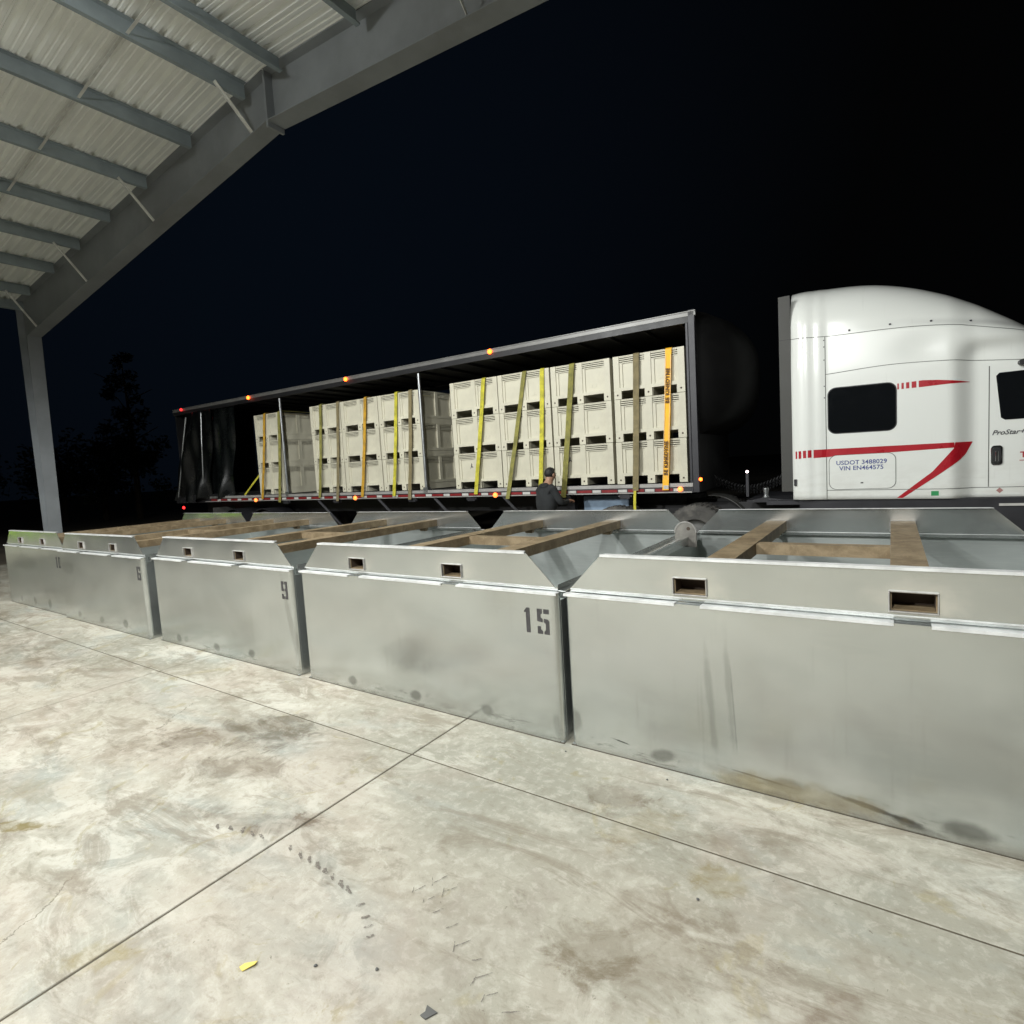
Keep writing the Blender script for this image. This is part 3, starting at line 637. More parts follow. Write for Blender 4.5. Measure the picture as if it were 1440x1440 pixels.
make_bin('galvanised steel bin stencilled 10, last at the far left with green reflection on its flap', -12.66, -10.03, 2.99,
         [(0.60, .10, .07, .05, .4), (1.25, .12, .08, .07, .55), (1.9, .12, .08, .08, .6), (0.7, .75, .9, .15, .35)], '10')

# ------------------------------------------------------------------ trailer frame of reference
TA = 0.0491923
TO = Vector((-2.604, 8.953, 0)); TD = Vector((math.cos(TA), math.sin(TA), 0)); TN = Vector((-math.sin(TA), math.cos(TA), 0))
def tw(s, y, z=0.0): return TO+TD*s+TN*y+Vector((0, 0, z))
def dz(s): return 1.375+0.0075*max(0, -s)          # deck height, slightly nose down
LEN, WID = 15.1, 2.55

tr = thing('curtain_trailer', 'long open-sided black curtain trailer with silver roof rail, loaded with cream bins', 'trailer', tw(-7.5, 0), TA)
def Tp(mb, name, mat, parent=None, **k):
    for i, v in enumerate(mb.v): mb.v[i] = (v[0]+7.5, v[1], v[2])
    return mb.build(name, mat, parent or tr, **k)
def sbox(mb, s0, s1, y0, y1, za, zb_):   # box following the deck slope; za/zb relative to deck
    return mb.hexa([(s, y, dz(s)+z) for z in (za, zb_) for y in (y0, y1) for s in (s0, s1)])
Tp(sbox(MB(), -LEN, 0, 0.03, WID-.03, -0.06, 0.0), 'deck', 'dark_grey')
for yy in (0.0, WID-0.028): Tp(sbox(MB(), -LEN+1.6, 0.0, yy, yy+0.028, -0.058, 0.004), 'side_rail', 'alu', bevel=0.003)
for yy in (0.002, WID-0.022): Tp(sbox(MB(), -LEN, 0.0, yy, yy+0.02, -0.150, -0.060), 'lower_rail', 'dark_grey')
# reflective tape on the lower rail
s = -13.3; k = 0
while s < -0.25:
    L_ = 0.30 if k % 2 == 0 else 0.17
    Tp(sbox(MB(), s, s+L_-.015, -0.0005, 0.0015, -0.125, -0.078), 'reflective_strip', 'red_tape' if k % 2 == 0 else 'white_tape'); s += L_; k += 1
Tp(sbox(MB(), -13.6, -0.02, -0.001, 0.002, -0.150, -0.132), 'rail_edge', 'alu')
# roof
RZ = 4.035
Tp(MB().box(-LEN+.35, 0.10, 0.05, WID-.05, RZ-0.05, RZ-0.02), 'roof', 'dark_grey')
for yy in (0.0, WID-0.05):
    r = MB(); r.box(-LEN+.3, 0.12, yy, yy+0.05, RZ-0.075, RZ); r.box(-LEN+.3, 0.12, yy-0.010, yy+0.060, RZ-0.014, RZ+0.006); Tp(r, 'roof_rail', 'alu_dark', bevel=0.004)
    Tp(MB().box(-LEN+.3, 0.10, yy+0.002, yy+0.046, RZ-0.17, RZ-0.0755), 'curtain_track', 'black_metal')
for i in range(24):
    x = -LEN+0.6+i*0.62; Tp(MB().box(x, x+0.04, 0.06, WID-.06, RZ-0.10, RZ-0.0505), 'roof_bow', 'dark_grey')
# front post, front wall, rounded nose
fpz = MB(); fpz.box(0.0, 0.10, 0.0, 0.10, dz(0)-0.15, RZ+.02); fpz.box(-0.045, -0.004, 0.01, 0.05, dz(0), RZ-.1); Tp(fpz, 'front_post', 'dark_grey', bevel=0.006)
Tp(MB().box(0.02, 0.10, 0.102, WID-.10, dz(0)-.15, RZ), 'front_wall', 'black_metal')
Tp(MB().box(0.0, 0.10, WID-.098, WID, dz(0)-.15, RZ), 'front_post', 'dark_grey')
nz = MB(); NU, NV = 14, 16
for i in range(NU+1):
    for j in range(NV+1):
        u = i/NU; v = j/NV                      # u around width, v over height
        yy = 0.1+u*(WID-0.2); zz = 2.15+v*(RZ-2.15)
        bulge = (max(0, 1-abs(2*u-1)**3.2))**0.5*(max(0, 1-abs(2*v-1.02)**2.6))**0.5
        nz.v.append((0.10+0.72*bulge, yy, zz))
for i in range(NU):
    for j in range(NV):
        a = i*(NV+1)+j; nz.f.append((a, a+1, a+NV+2, a+NV+1)); nz.mi.append(0)
Tp(nz, 'nose_fairing', 'nose', smooth=True)
# intermediate posts
for s in (-5.48, -9.98):
    p = MB(); p.cyl((s, 0.04, dz(s)), (s, 0.04, RZ-0.2), 0.032, n=12); p.box(s-.06, s+.06, 0.0, 0.10, dz(s)-.05, dz(s)+.07); Tp(p, 'side_post', 'alu_post')
    p = MB(); p.cyl((s, WID-.04, dz(s)), (s, WID-.04, RZ-0.2), 0.032, n=12); Tp(p, 'side_post', 'alu_post')
# rear wall and bunched curtain
Tp(MB().box(-LEN+.3, -LEN+.36, 0.05, WID-.05, dz(-LEN), RZ-.05), 'rear_wall', 'black_metal')
def curtain(y_side, s0, s1):
    c = MB(); nu, nv = 70, 22
    for i in range(nu+1):
        for j in range(nv+1):
            u, v = i/nu, j/nv
            top = s0+(s1-s0)*u; bot = (s0-0.95)+((s1-0.55)-(s0-0.95))*u
            s = top+(bot-top)*((1-v)**1.1)
            fold = 0.06*math.sin(u*12+2.2*math.sin(v*3+u)) + 0.02*math.sin(u*27+v*8) + 0.05*math.sin(u*6-v*6)
            fold *= 0.55+0.9*(1-v)
            sag = 0.12*math.exp(-((v-0.12)/0.12)**2)*math.sin(u*17)
            z = dz(s)-0.10+v*(RZ-0.17-dz(s)+0.10)+ (0.07*math.sin(u*9) if j == 0 else 0)
            c.v.append((s, y_side+fold-(0.06+sag*0.4), z))
    for i in range(nu):
        for j in range(nv):
            a = i*(nv+1)+j; c.f.append((a, a+1, a+nv+2, a+nv+1)); c.mi.append(0)
    return c
Tp(curtain(0.0, -14.15, -12.75), 'bunched_curtain', 'tarp', smooth=True)
Tp(curtain(0.14, -13.4, -11.9), 'curtain_fold', 'clear', smooth=True)
sb = MB(); sb.path([(-14.0, -.08, 3.75), (-14.2, -.13, 3.0), (-14.45, -.14, 2.2), (-14.75, -.12, 1.5)], 0.018, 6); Tp(sb, 'curtain_pole', 'alu_post')
sb = MB(); sb.path([(-13.2, -.10, 3.8), (-13.25, -.14, 2.9), (-13.35, -.13, 2.1), (-13.5, -.11, 1.5)], 0.016, 6); Tp(sb, 'curtain_pole', 'alu_post')
Tp(MB().box(-15.1, -12.9, 0.0, WID, dz(-14)-.17, dz(-14)+.06), 'rear_sill', 'black_metal')
# under frame
for yy in (0.80, WID-0.92):
    Tp(sbox(MB(), -LEN+.2, -0.3, yy, yy+0.12, -0.50, -0.061), 'main_beam', 'black_metal')
s = -14.4
while s < -0.4:
    Tp(sbox(MB(), s, s+0.06, 0.025, WID-.025, -0.16, -0.0605), 'cross_member', 'black_metal'); s += 0.62
for s, s2 in ((-6.9, -6.3), (-5.3, -4.7), (-3.6, -3.0), (-8.9, -8.3)):
    b = MB(); b.bar((s, 0.06, dz(s)-0.16), (s2, 0.35, dz(s)-0.95), 0.05, 0.05); Tp(b, 'side_brace', 'dark_grey')
for s in (-2.3, -1.15, -4.35, -8.25, -5.9, -10.1):
    w_ = MB(); sbox(w_, s-.09, s+.09, 0.03, 0.12, -0.235, -0.153); w_.cyl((s-.12, 0.07, dz(s)-.195), (s+.12, 0.07, dz(s)-.195), 0.028, n=10); Tp(w_, 'strap_winch', 'dark_grey')
Tp(MB().box(-2.05, -1.20, 0.35, 0.85, 0.62, 1.19), 'under_box', 'blue_box', bevel=0.01)  # plain box standing for an unidentified blue-grey panel beyond the trailer
for yy in (0.42, WID-.55):
    lg = MB(); lg.box(-2.42, -2.27, yy, yy+.13, 0.45, 1.22); lg.box(-2.40, -2.29, yy+.02, yy+.11, 0.12, 0.45); lg.box(-2.5, -2.2, yy-.05, yy+.18, 0.08, 0.12); Tp(lg, 'landing_leg', 'dark_grey')
def wheel(parent, fn, s, y, r=0.50, w=0.28, side=-1):
    t_ = MB(); t_.lathe([(r*.56, -w/2), (r*.86, -w/2), (r*.97, -w*.40), (r, -w*.28), (r, w*.28), (r*.97, w*.40), (r*.86, w/2), (r*.56, w/2)], (s, y, r), (0, 1, 0), 36)
    for k in range(40):
        a = 2*PI*k/40; ca, sa = math.cos(a), math.sin(a)
        t_.bar((s+ca*(r-.002), y-w*.36, r+sa*(r-.002)), (s+ca*(r-.002), y-w*.06, r+sa*(r-.002)), 0.045, 0.018, up=(ca, 0, sa))
        t_.bar((s+ca*(r-.002), y+w*.06, r+sa*(r-.002)), (s+ca*(r-.002), y+w*.36, r+sa*(r-.002)), 0.045, 0.018, up=(ca, 0, sa))
    o_ = fn(t_, 'wheel', 'rubber')
    q = MB(); q.lathe([(r*.56, -w*.5), (r*.54, -w*.3), (r*.40, -w*.12), (r*.28, -w*.30), (r*.12, -w*.42), (0.0, -w*.42)] if side < 0 else [(r*.56, w*.5), (r*.54, w*.3), (r*.40, w*.12), (r*.28, w*.30), (r*.12, w*.42), (0.0, w*.42)], (s, y, r), (0, 1, 0), 30)
    fn(q, 'rim', 'rim', o_, smooth=True)
    return o_
for s in (-12.45, -11.15):
    for yy in (0.17, 0.50, WID-.50, WID-.17): wheel(tr, Tp, s+.1, yy, 0.51, 0.27, -1 if yy < 1 else 1)
    f = MB(); n = 12
    for i in range(n):
        a0, a1 = PI*(0.12+0.76*i/n), PI*(0.12+0.76*(i+1)/n)
        f.hexa([(s+.1+math.cos(a)*R_, y_, .51+math.sin(a)*R_) for R_ in (0.585, 0.60) for y_ in (0.0, 0.68) for a in (a0, a1)])
    Tp(f, 'mudguard', 'dark_grey')
Tp(MB().box(-13.35, -13.33, 0.05, 0.7, 0.35, 1.15), 'mud_flap', 'rubber')
def lampball(fn, s, y, z, r, mat, name='marker_lamp'):
    b = MB(); prof = [(r*math.sin(PI*i/8), -r*math.cos(PI*i/8)*.7) for i in range(9)]
    b.lathe(prof, (s, y, z), (0, 1, 0), 12); return fn(b, name, mat, smooth=True)
for s in (-3.66, -8.62, -6.70+0.0): pass
for s, z in ((-3.66, RZ-.045), (-7.55, RZ-.05), (-11.15, RZ-.05)):
    lampball(Tp, s, -0.02, z, 0.048, 'amber')
lampball(Tp, -14.32, -0.02, RZ-.03, 0.038, 'red_lamp'); lampball(Tp, -14.7, -0.03, 1.18, 0.045, 'red_lamp')
for s in (-11.25, -7.56, -3.74): lampball(Tp, s, -0.012, dz(s)-.125, 0.05, 'amber_dim')
lampball(Tp, -0.2, -0.015, dz(0)-.09, 0.042, 'amber_dim'); lampball(Tp, 0.12, 0.0, 1.43, 0.028, 'amber')

# ------------------------------------------------------------------ plastic harvest bins on the trailer
BW, BD, BH = 1.13, 1.20, 0.706
def harvest_mesh():
    b = MB(); h = 0.135; t = 0.03
    for sgn in (0, 1):       # front and back faces
        def yb(a, c): return (a, c) if sgn == 0 else (BD-c, BD-a)
        y0, y1 = yb(0, 0.05)
        for (a, c) in ((0.0, 0.125), (0.505, 0.625), (1.005, 1.13)): b.box(a, c, y0, y1, 0.004, h)      # feet
        b.box(0, BW, *yb(0.0, 0.05), h, h+0.055)                  # bottom band
        b.box(0.0, 0.10, *yb(0.0, 0.05), h+0.055, BH-0.002); b.box(BW-0.10, BW, *yb(0.0, 0.05), h+0.055, BH-0.002)      # corner posts
        b.box(0.515, 0.615, *yb(0.004, 0.05), h+0.055, BH-0.002)   # middle post
        for (a, c) in ((0.1, 0.515), (0.615, 1.03)):
            b.box(a, c, *yb(0.034, 0.05), h+0.055, BH-0.125)        # recessed panel
            b.box(a+0.0, a+0.05, *yb(0.018, 0.034), h+0.055, BH-0.125); b.box(c-0.05, c, *yb(0.018, 0.034), h+0.055, BH-0.125)
            for k in range(4): 
                z = BH-0.125+k*0.031; b.box(a, c, *yb(0.014, 0.045), z, z+0.018)                  # vent bars
            b.box(a, c, *yb(0.008, 0.05), BH-0.014, BH-0.002)
    for sgn in (0, 1):       # the two other sides
        def xb(a, c): return (a, c) if sgn == 0 else (BW-c, BW-a)
        b.box(*xb(0.006, 0.05), 0.05, BD-0.05, 0.004, h)
        b.box(*xb(0.0, 0.05), 0.05, BD-0.05, h, h+0.055)
        b.box(*xb(0.0, 0.05), 0.05, 0.12, h+0.055, BH-0.002); b.box(*xb(0.0, 0.05), BD-0.12, BD-0.05, h+0.055, BH-0.002); b.box(*xb(0.004, 0.05), 0.55, 0.65, h+0.055, BH-0.002)
        for (a, c) in ((0.12, 0.55), (0.65, BD-0.12)):
            b.box(*xb(0.034, 0.05), a, c, h+0.055, BH-0.125)
            for k in range(4): z = BH-0.125+k*0.031; b.box(*xb(0.014, 0.045), a, c, z, z+0.018)
            b.box(*xb(0.008, 0.05), a, c, BH-0.014, BH-0.002)
    b.box(0.05, BW-.05, 0.05, BD-.05, h, h+0.02)       # floor
    b.box(0.5, 0.63, 0.05, BD-.05, 0.004, h)
    for (x, z) in ((0.06, 0.07), (0.565, 0.07), (BW-0.06, 0.07)):
        b.cyl((x, 0.001, z), (x, -0.0015, z), 0.017, n=8, mi=1)
    for (x, z) in ((0.72, 0.26), (0.80, 0.26)): b.box(x, x+0.07, 0.030, 0.0345, z, z+0.05, mi=0)
    return b.mesh('harvest_bin', ['cream', 'tube_in'], bevel=0.005)
HM = harvest_mesh()
stacks = [ # s0, s1, row, name
 (-1.27, -0.075, 0, 'at the front end, behind the orange lettered strap'),
 (-2.455, -1.32, 0, 'second from the front, right of the man'),
 (-3.575, -2.465, 0, 'behind the standing man with the slanted strap'),
 (-4.72, -3.585, 0, 'at the left end of the front load'),
 (-6.70, -5.53, 0, 'just left of the middle chrome post'),
 (-7.88, -6.71, 0, 'in the middle of the centre load'),
 (-8.94, -7.90, 0, 'at the left end of the centre load'),
 (-11.12, -10.13, 0, 'farthest to the rear of the trailer'),
]
lev = ['bottom', 'middle', 'top']
for si, (s0, s1, row, nm) in enumerate(stacks):
    sm = (s0+s1)/2; base = dz(sm)+0.012; top = 3.535 if s0 > -5 else 3.52
    hh = (top-base)/3
    for r_ in ((0, 1) if si in (4, 7) else (0,)):
        for k in range(3):
            jit = rnd.uniform(-.006, .006)
            o = thing('harvest_bin', ('%s cream bin of the stack %s' % (lev[k], nm)) if r_ == 0 else
                      ('%s cream bin, far row, behind the stack %s' % (lev[k], nm)), 'plastic bin',
                      tw(s0+jit, 0.055+r_*(BD+0.03)+rnd.uniform(0, .012), base+k*hh), TA+rnd.uniform(-.003, .003), 'cream plastic harvest bins stacked on the trailer', HM)
            o.scale = ((s1-s0-0.012)/BW, 1, hh/BH)
o = thing('harvest_bin', 'single low cream harvest bin standing in the far row at the rear of the load', 'plastic bin', tw(-12.75, 1.33, dz(-12)+.012), TA, 'cream plastic harvest bins stacked on the trailer', HM)

# small dark emblem print on two bins
for (s, z, kk) in ((-4.33, 1.86, 0), (-2.17, 1.86, 1)):
    b = MB(); q = [(0.0, .05), (.015, .03), (.012, .005), (.03, -.012), (.028, -.028), (.004, -.012), (-.012, -.03), (-.026, -.04), (-.01, -.008), (-.004, .02)]
    b.prism([(u*1.3, v*1.3) for u, v in q], 'y', -0.001, 0.0)
    e_ = b.mesh('bird_print', 'stencil')
    bins = [o for o in bpy.data.objects if o.get('category') == 'plastic bin']
    best = min(bins, key=lambda o: (o.location-tw(s-.35, .06, z-.45)).length)
    pe = link('bird_print', e_, best); v_ = tw(s, 0.085, z)-best.location
    pe.location = (TD.dot(v_)/best.scale[0], 0.0335, v_.z/best.scale[2])

# ------------------------------------------------------------------ load straps
def strap(label, mat, st, sb_, zb_=None, w=0.085, text=False, slack=0.0, lettered=False, top=3.535):
    zb2 = zb_ if zb_ is not None else dz(sb_)-.10
    t = thing('load_strap', label, 'strap', tw(sb_, -0.03, zb2), TA, 'webbing straps over the cream bins')
    def L(s, y, z): return (s-sb_, y+0.03, z-zb2)
    pts = []
    pts.append(L(st, BD*2+.12, top+.005)); pts.append(L(st, 0.07, top+0.008)); pts.append(L(st, 0.04, top-0.012))
    n = 14
    for i in range(1, n+1):
        u = i/n; pts.append(L(st+(sb_-st)*u+slack*math.sin(u*PI), 0.035-0.075*u**2+0.004*math.sin(u*19+st), top-0.012+(zb2-top+0.012)*u))
    up = Vector((1, 0, 0))
    m_ = MB().strip(pts, w, 0.004, up); m_.build('webbing', mat, t)
    if lettered:
        a = math.atan2((st-sb_), top-zb2)
        for (u0, txt) in ((0.385, 'BE KINEDYNE'), (0.895, 'BE KINEDYNE')):
            s_ = st+(sb_-st)*u0; z_ = top+(zb2-top)*u0
            Mx = Matrix.Translation(Vector(L(s_+0.028, 0.035-0.075*u0**2-0.011, z_))) @ Matrix.Rotation(a, 4, 'Y') @ Matrix.Rotation(PI/2, 4, 'X') @ Matrix.Rotation(PI/2, 4, 'Z')
            text_mesh('strap_lettering', txt, 0.082, 'strap_text', t, Mx, bold=0.0035, spacing=1.12)
        for sx in (-.04, .04):
            MB().bar((0+sx, -0.006, 0.1), (st-sb_+sx, 0.056, top-zb2-.1), 0.004, 0.002, up=(0, 1, 0)).build('edge_stitch', 'white_tape', t)
        MB().box(-.03, .05, -0.012, 0.0, 0.0, 0.075).build('hook_tag', 'white_tape', t)
    return t
strap('bright orange lettered strap at the front end of the load', 'orange_strap', -0.324, -0.43, lettered=True, w=0.10)
strap('wide brown strap beside the orange lettered one, its yellow tail hanging low', 'brown_strap', -0.857, -0.93, w=0.10)
t = thing('strap_tail', 'yellow strap tail hanging below the rail beneath the brown strap', 'strap', tw(-0.94, -0.04, 0.75), TA)
MB().strip([(0.0, 0, 0.58), (-.015, -.006, .3), (-.005, 0, 0)], 0.045, 0.004, (1, 0, 0)).build('webbing', 'yel_strap', t)
strap('dirty olive strap just right of the standing man, reaching below the rail', 'olive_strap', -2.016, -2.27, 1.20, w=0.10)
strap('straight yellow strap ending behind the standing man\'s head', 'yel_strap', -2.605, -2.73, w=0.085)
strap('slanted olive strap left of the standing man', 'olive_strap', -2.977, -3.45, 1.20, w=0.085)
strap('yellow strap over the left stack of the front load', 'yel_strap', -3.883, -4.18, w=0.085)
strap('brown strap nearest to the middle chrome post', 'brown_strap', -5.741, -5.90, 1.24, w=0.09)
strap('faded yellow strap left of the brown strap by the middle post', 'yel_strap', -6.136, -6.34, w=0.085)
strap('amber strap over the middle of the centre load', 'amber_strap', -7.056, -7.30, w=0.085)
strap('thin brown strap between the left two stacks of the centre load', 'brown_strap', -7.94, -8.12, 1.25, w=0.085)
strap('olive yellow strap at the left end of the centre load', 'olive_strap', -8.521, -8.72, w=0.085)
strap('amber strap over the rearmost stack', 'amber_strap', -10.638, -10.93, w=0.085)
strap('olive strap beside the rear chrome post', 'olive_strap', -10.06, -10.24, 1.26, w=0.10)
t = thing('strap_tail', 'yellow-green strap running diagonally from the rearmost stack down to the deck', 'strap', tw(-11.8, 0.05, dz(-11.8)+.01), TA)
MB().strip([(0, 0, 0), (0.36, .02, .28), (0.72, .03, .54)], 0.05, 0.004, (0.6, 0, -0.8)).build('webbing', 'yel_strap', t)

# ------------------------------------------------------------------ white semi truck
tk = thing('semi_truck', 'white sleeper cab semi truck with red stripes, parked in front of the trailer', 'truck', tw(3.0, 0), TA)
def K(mb, name, mat, parent=None, **k):
    for i, v in enumerate(mb.v): mb.v[i] = (v[0]-3.0, v[1], v[2])
    return mb.build(name, mat, parent or tk, **k)
def lerp(tab, x):
    if x <= tab[0][0]: return tab[0][1]
    for (a, b), (c, d) in zip(tab, tab[1:]):
        if x <= c:
            u = (x-a)/(c-a); return b+(d-b)*u
    return tab[-1][1]
def smooth_tab(tab, x):     # catmull-rom
    if x <= tab[0][0]: return tab[0][1]
    if x >= tab[-1][0]: return tab[-1][1]
    for i in range(len(tab)-1):
        if x <= tab[i+1][0]:
            x0, y0 = tab[i]; x1, y1 = tab[i+1]; u = (x-x0)/(x1-x0)
            m0 = (y1-tab[i-1][1])/(x1-tab[i-1][0]) if i > 0 else (y1-y0)/(x1-x0)
            m1 = (tab[i+2][1]-y0)/(tab[i+2][0]-x0) if i+2 < len(tab) else (y1-y0)/(x1-x0)
            h = x1-x0; u2, u3 = u*u, u*u*u
            return (2*u3-3*u2+1)*y0+(u3-2*u2+u)*h*m0+(-2*u3+3*u2)*y1+(u3-u2)*h*m1
ZT = [(1.42, 4.12), (1.86, 4.10), (2.32, 4.06), (2.61, 4.00), (2.92, 3.90), (3.22, 3.765), (3.51, 3.61), (3.72, 3.465), (4.0, 3.255), (4.35, 2.95), (4.7, 2.66), (5.2, 2.18)]
def sstep(a, b, x): u = min(1, max(0, (x-a)/(b-a))); return u*u*(3-2*u)
def yin(s, z):
    """inward offset of the body side from the nominal plane"""
    y = 0.0
    # rear extender: shallow convex flare then a valley before the sleeper panel
    if s < 1.86:
        u = (1.86-s)/0.44; y += -0.035*math.sin(min(1, u)*PI)*(1.0) + 0.03*sstep(0.75, 1.0, u)
        y += 0.016*math.exp(-((s-1.70)/0.05)**2)
    step = sstep(3.22, 3.52, s); low = sstep(3.10, 2.80, z)
    y += (0.15*low+0.05*(1-low))*step
    # hollow just above the door under the fairing
    y += 0.05*step*math.exp(-((z-2.93)/0.10)**2)*sstep(3.3, 3.6, s)
    y += 0.018*sstep(2.78, 3.4, z)
    if s > 3.9: y += 0.10*(s-3.9)**1.5
    y += 0.02*math.exp(-((s-2.95)/0.25)**2)*sstep(3.3, 3.0, z)*sstep(2.75, 3.0, z)
    # crease along the fairing
    zc = lerp([(1.8, 3.36), (2.74, 3.33), (3.67, 3.20), (5, 2.9)], s)
    y += 0.06*sstep(zc-.02, zc+.10, z)*sstep(2.0, 3.2, s)
    zt = smooth_tab(ZT, s); R_ = 0.62
    q = (z-(zt-R_))/R_
    if q > 0: y += 0.60*(1-math.sqrt(max(0, 1-min(1, q)**2)))
    return y
Z0 = 1.075
def zlow(s): return 1.08-0.012*(s-1.4)
CW = 2.50
def body():
    b = MB(); ss = [1.42+(5.2-1.42)*i/96 for i in range(97)]; nz_ = 64; rows = []
    for s in ss:
        zt = smooth_tab(ZT, s); z0 = zlow(s); R_ = 0.62; row = []
        for k in range(nz_+1):
            v = k/nz_
            z = z0+(zt-z0)*(1-(1-v)**1.35)
            row.append((s, yin(s, z), z))
        ye = row[-1][1]
        full = row+[(s, ye+(CW-2*ye)*t_/8, zt+0.03*math.sin(PI*t_/8)) for t_ in range(1, 8)]+[(s, CW-y, z) for (_, y, z) in row[::-1]]
        rows.append(full)
    n = len(rows[0])
    for r_ in rows: b.v += r_
    for i in range(len(rows)-1):
        for j in range(n-1): b.f.append((i*n+j, i*n+j+1, (i+1)*n+j+1, (i+1)*n+j)); b.mi.append(0)
    b.f.append(tuple(range(n))); b.mi.append(0); b.f.append(tuple(range((len(rows)-1)*n, len(rows)*n))[::-1]); b.mi.append(0)
    b.f.append(tuple([i*n for i in range(len(rows))]+[(i+1)*n-1 for i in range(len(rows)-1, -1, -1)])); b.mi.append(0)
    return b
K(body(), 'cab_body', 'white_paint', smooth=True)
def patch(poly_fn, s0, s1, n, off, t=0.0):
    """strip between lower and upper curves lying on the body surface"""
    b = MB(); nv = 3
    for i in range(n+1):
        s = s0+(s1-s0)*i/n; za, zb2 = poly_fn(s)
        for j in range(nv+1): z = za+(zb2-za)*j/nv; b.v.append((s, yin(s, z)-off, z))
    for i in range(n):
        for j in range(nv): a = i*(nv+1)+j; b.f.append((a, a+1, a+nv+2, a+nv+1)); b.mi.append(0)
    return b
# side extender of dark rubber behind the cab
K(MB().box(1.27, 1.419, 0.035, 0.06, 1.20, 3.99), 'side_extender', 'ext')
K(MB().box(1.27, 1.419, CW-.06, CW-.035, 1.20, 3.99), 'side_extender', 'ext')
K(MB().box(1.268, 1.421, 0.0345, 0.0605, 3.375, 3.383), 'extender_seam', 'black_metal')
# panel gaps
def seam_h(tab, s0, s1, w=0.007, n=110): K(patch(lambda s: (smooth_tab(tab, s)-w/2, smooth_tab(tab, s)+w/2), s0, s1, n, 0.0040), 'panel_gap', 'seam')
def seam_v(s, z0, z1, w=0.007):
    b = MB(); n = 24
    for i in range(n+1):
        z = z0+(z1-z0)*i/n
        for x in (s-w/2, s+w/2): b.v.append((x, yin(x, z)-0.0022, z))
    for i in range(n): b.f.append((2*i, 2*i+1, 2*i+3, 2*i+2)); b.mi.append(0)
    K(b, 'panel_gap', 'seam')
seam_h([(1.42, 3.375), (1.87, 3.34), (2.74, 3.31), (3.3, 3.25), (3.67, 3.165), (4.2, 3.05)], 1.42, 4.2)
seam_h([(1.85, 2.82), (2.6, 2.85), (3.3, 2.81), (3.93, 2.74), (4.4, 2.7)], 1.85, 4.3)
seam_v(1.85, 1.08, 3.34, 0.009)
seam_h([(1.85, 1.205), (3.3, 1.185), (4.8, 1.175)], 1.85, 4.8)
seam_v(3.635, 1.19, 2.70, 0.010)
for s_, z_ in ((2.14, 3.375), (2.60, 3.375), (3.04, 3.345), (3.45, 3.29)):
    b = MB(); b.box(s_-.012, s_+.012, yin(s_, z_)-.012, yin(s_, z_)+.01, z_-.01, z_+.012); K(b, 'fairing_clip', 'dark_grey')
for z_ in (3.29, 3.20, 3.02, 2.66, 2.50): K(MB().cyl((1.835, yin(1.835, z_)-.003, z_), (1.835, yin(1.835, z_)+.01, z_), .008, n=6), 'rivet', 'dark_grey')
# red stripes
bars = [(1.46, 1.480), (1.50, 1.535), (1.557, 1.597), (1.617, 1.662)]
topz = lambda s: lerp([(1.46, 1.775), (1.69, 1.785), (3.47, 1.775)], s)
for a, c in bars[:3]+[(1.618, 1.665)]: K(patch(lambda s: (topz(s)-.105, topz(s)), a, c, 3, 0.0030), 'stripe_bar', 'red_paint')
def low_edge(s): 
    return topz(s)-lerp([(1.69, .115), (3.2, .068), (3.3, .066)], s)
K(patch(lambda s: (low_edge(s), topz(s)), 1.69, 3.275, 30, 0.0030), 'red_stripe', 'red_paint')
# return leg of the stripe: from the tip at (3.47,1.775) down to (2.70,1.075)
def leg(s):
    # outer edge: tip curves in; inner edge straight
    outer = lerp([(2.73, 1.078), (3.10, 1.36), (3.33, 1.545), (3.40, 1.62), (3.475, 1.772)], s)
    inner = lerp([(2.665, 1.078), (3.05, 1.415), (3.275, 1.708)], s) if s < 3.275 else topz(s)
    return (max(1.078, outer) if s > 2.73 else 1.078, max(inner, 1.079))
K(patch(leg, 2.667, 3.472, 60, 0.0030), 'red_stripe', 'red_paint')
up_top = lambda s: lerp([(2.66, 2.590), (2.95, 2.60), (3.10, 2.585), (3.44, 2.53)], s)
up_bot = lambda s: lerp([(2.66, 2.515), (2.95, 2.515), (3.10, 2.52), (3.44, 2.525)], s)
for a, c in ((2.675, 2.693), (2.72, 2.745), (2.77, 2.805), (2.83, 2.88)): K(patch(lambda s: (up_bot(s), up_top(s)), a, c, 3, 0.0030), 'stripe_bar', 'red_paint')
K(patch(lambda s: (up_bot(s), up_top(s)), 2.905, 3.44, 24, 0.0030), 'red_stripe', 'red_paint')
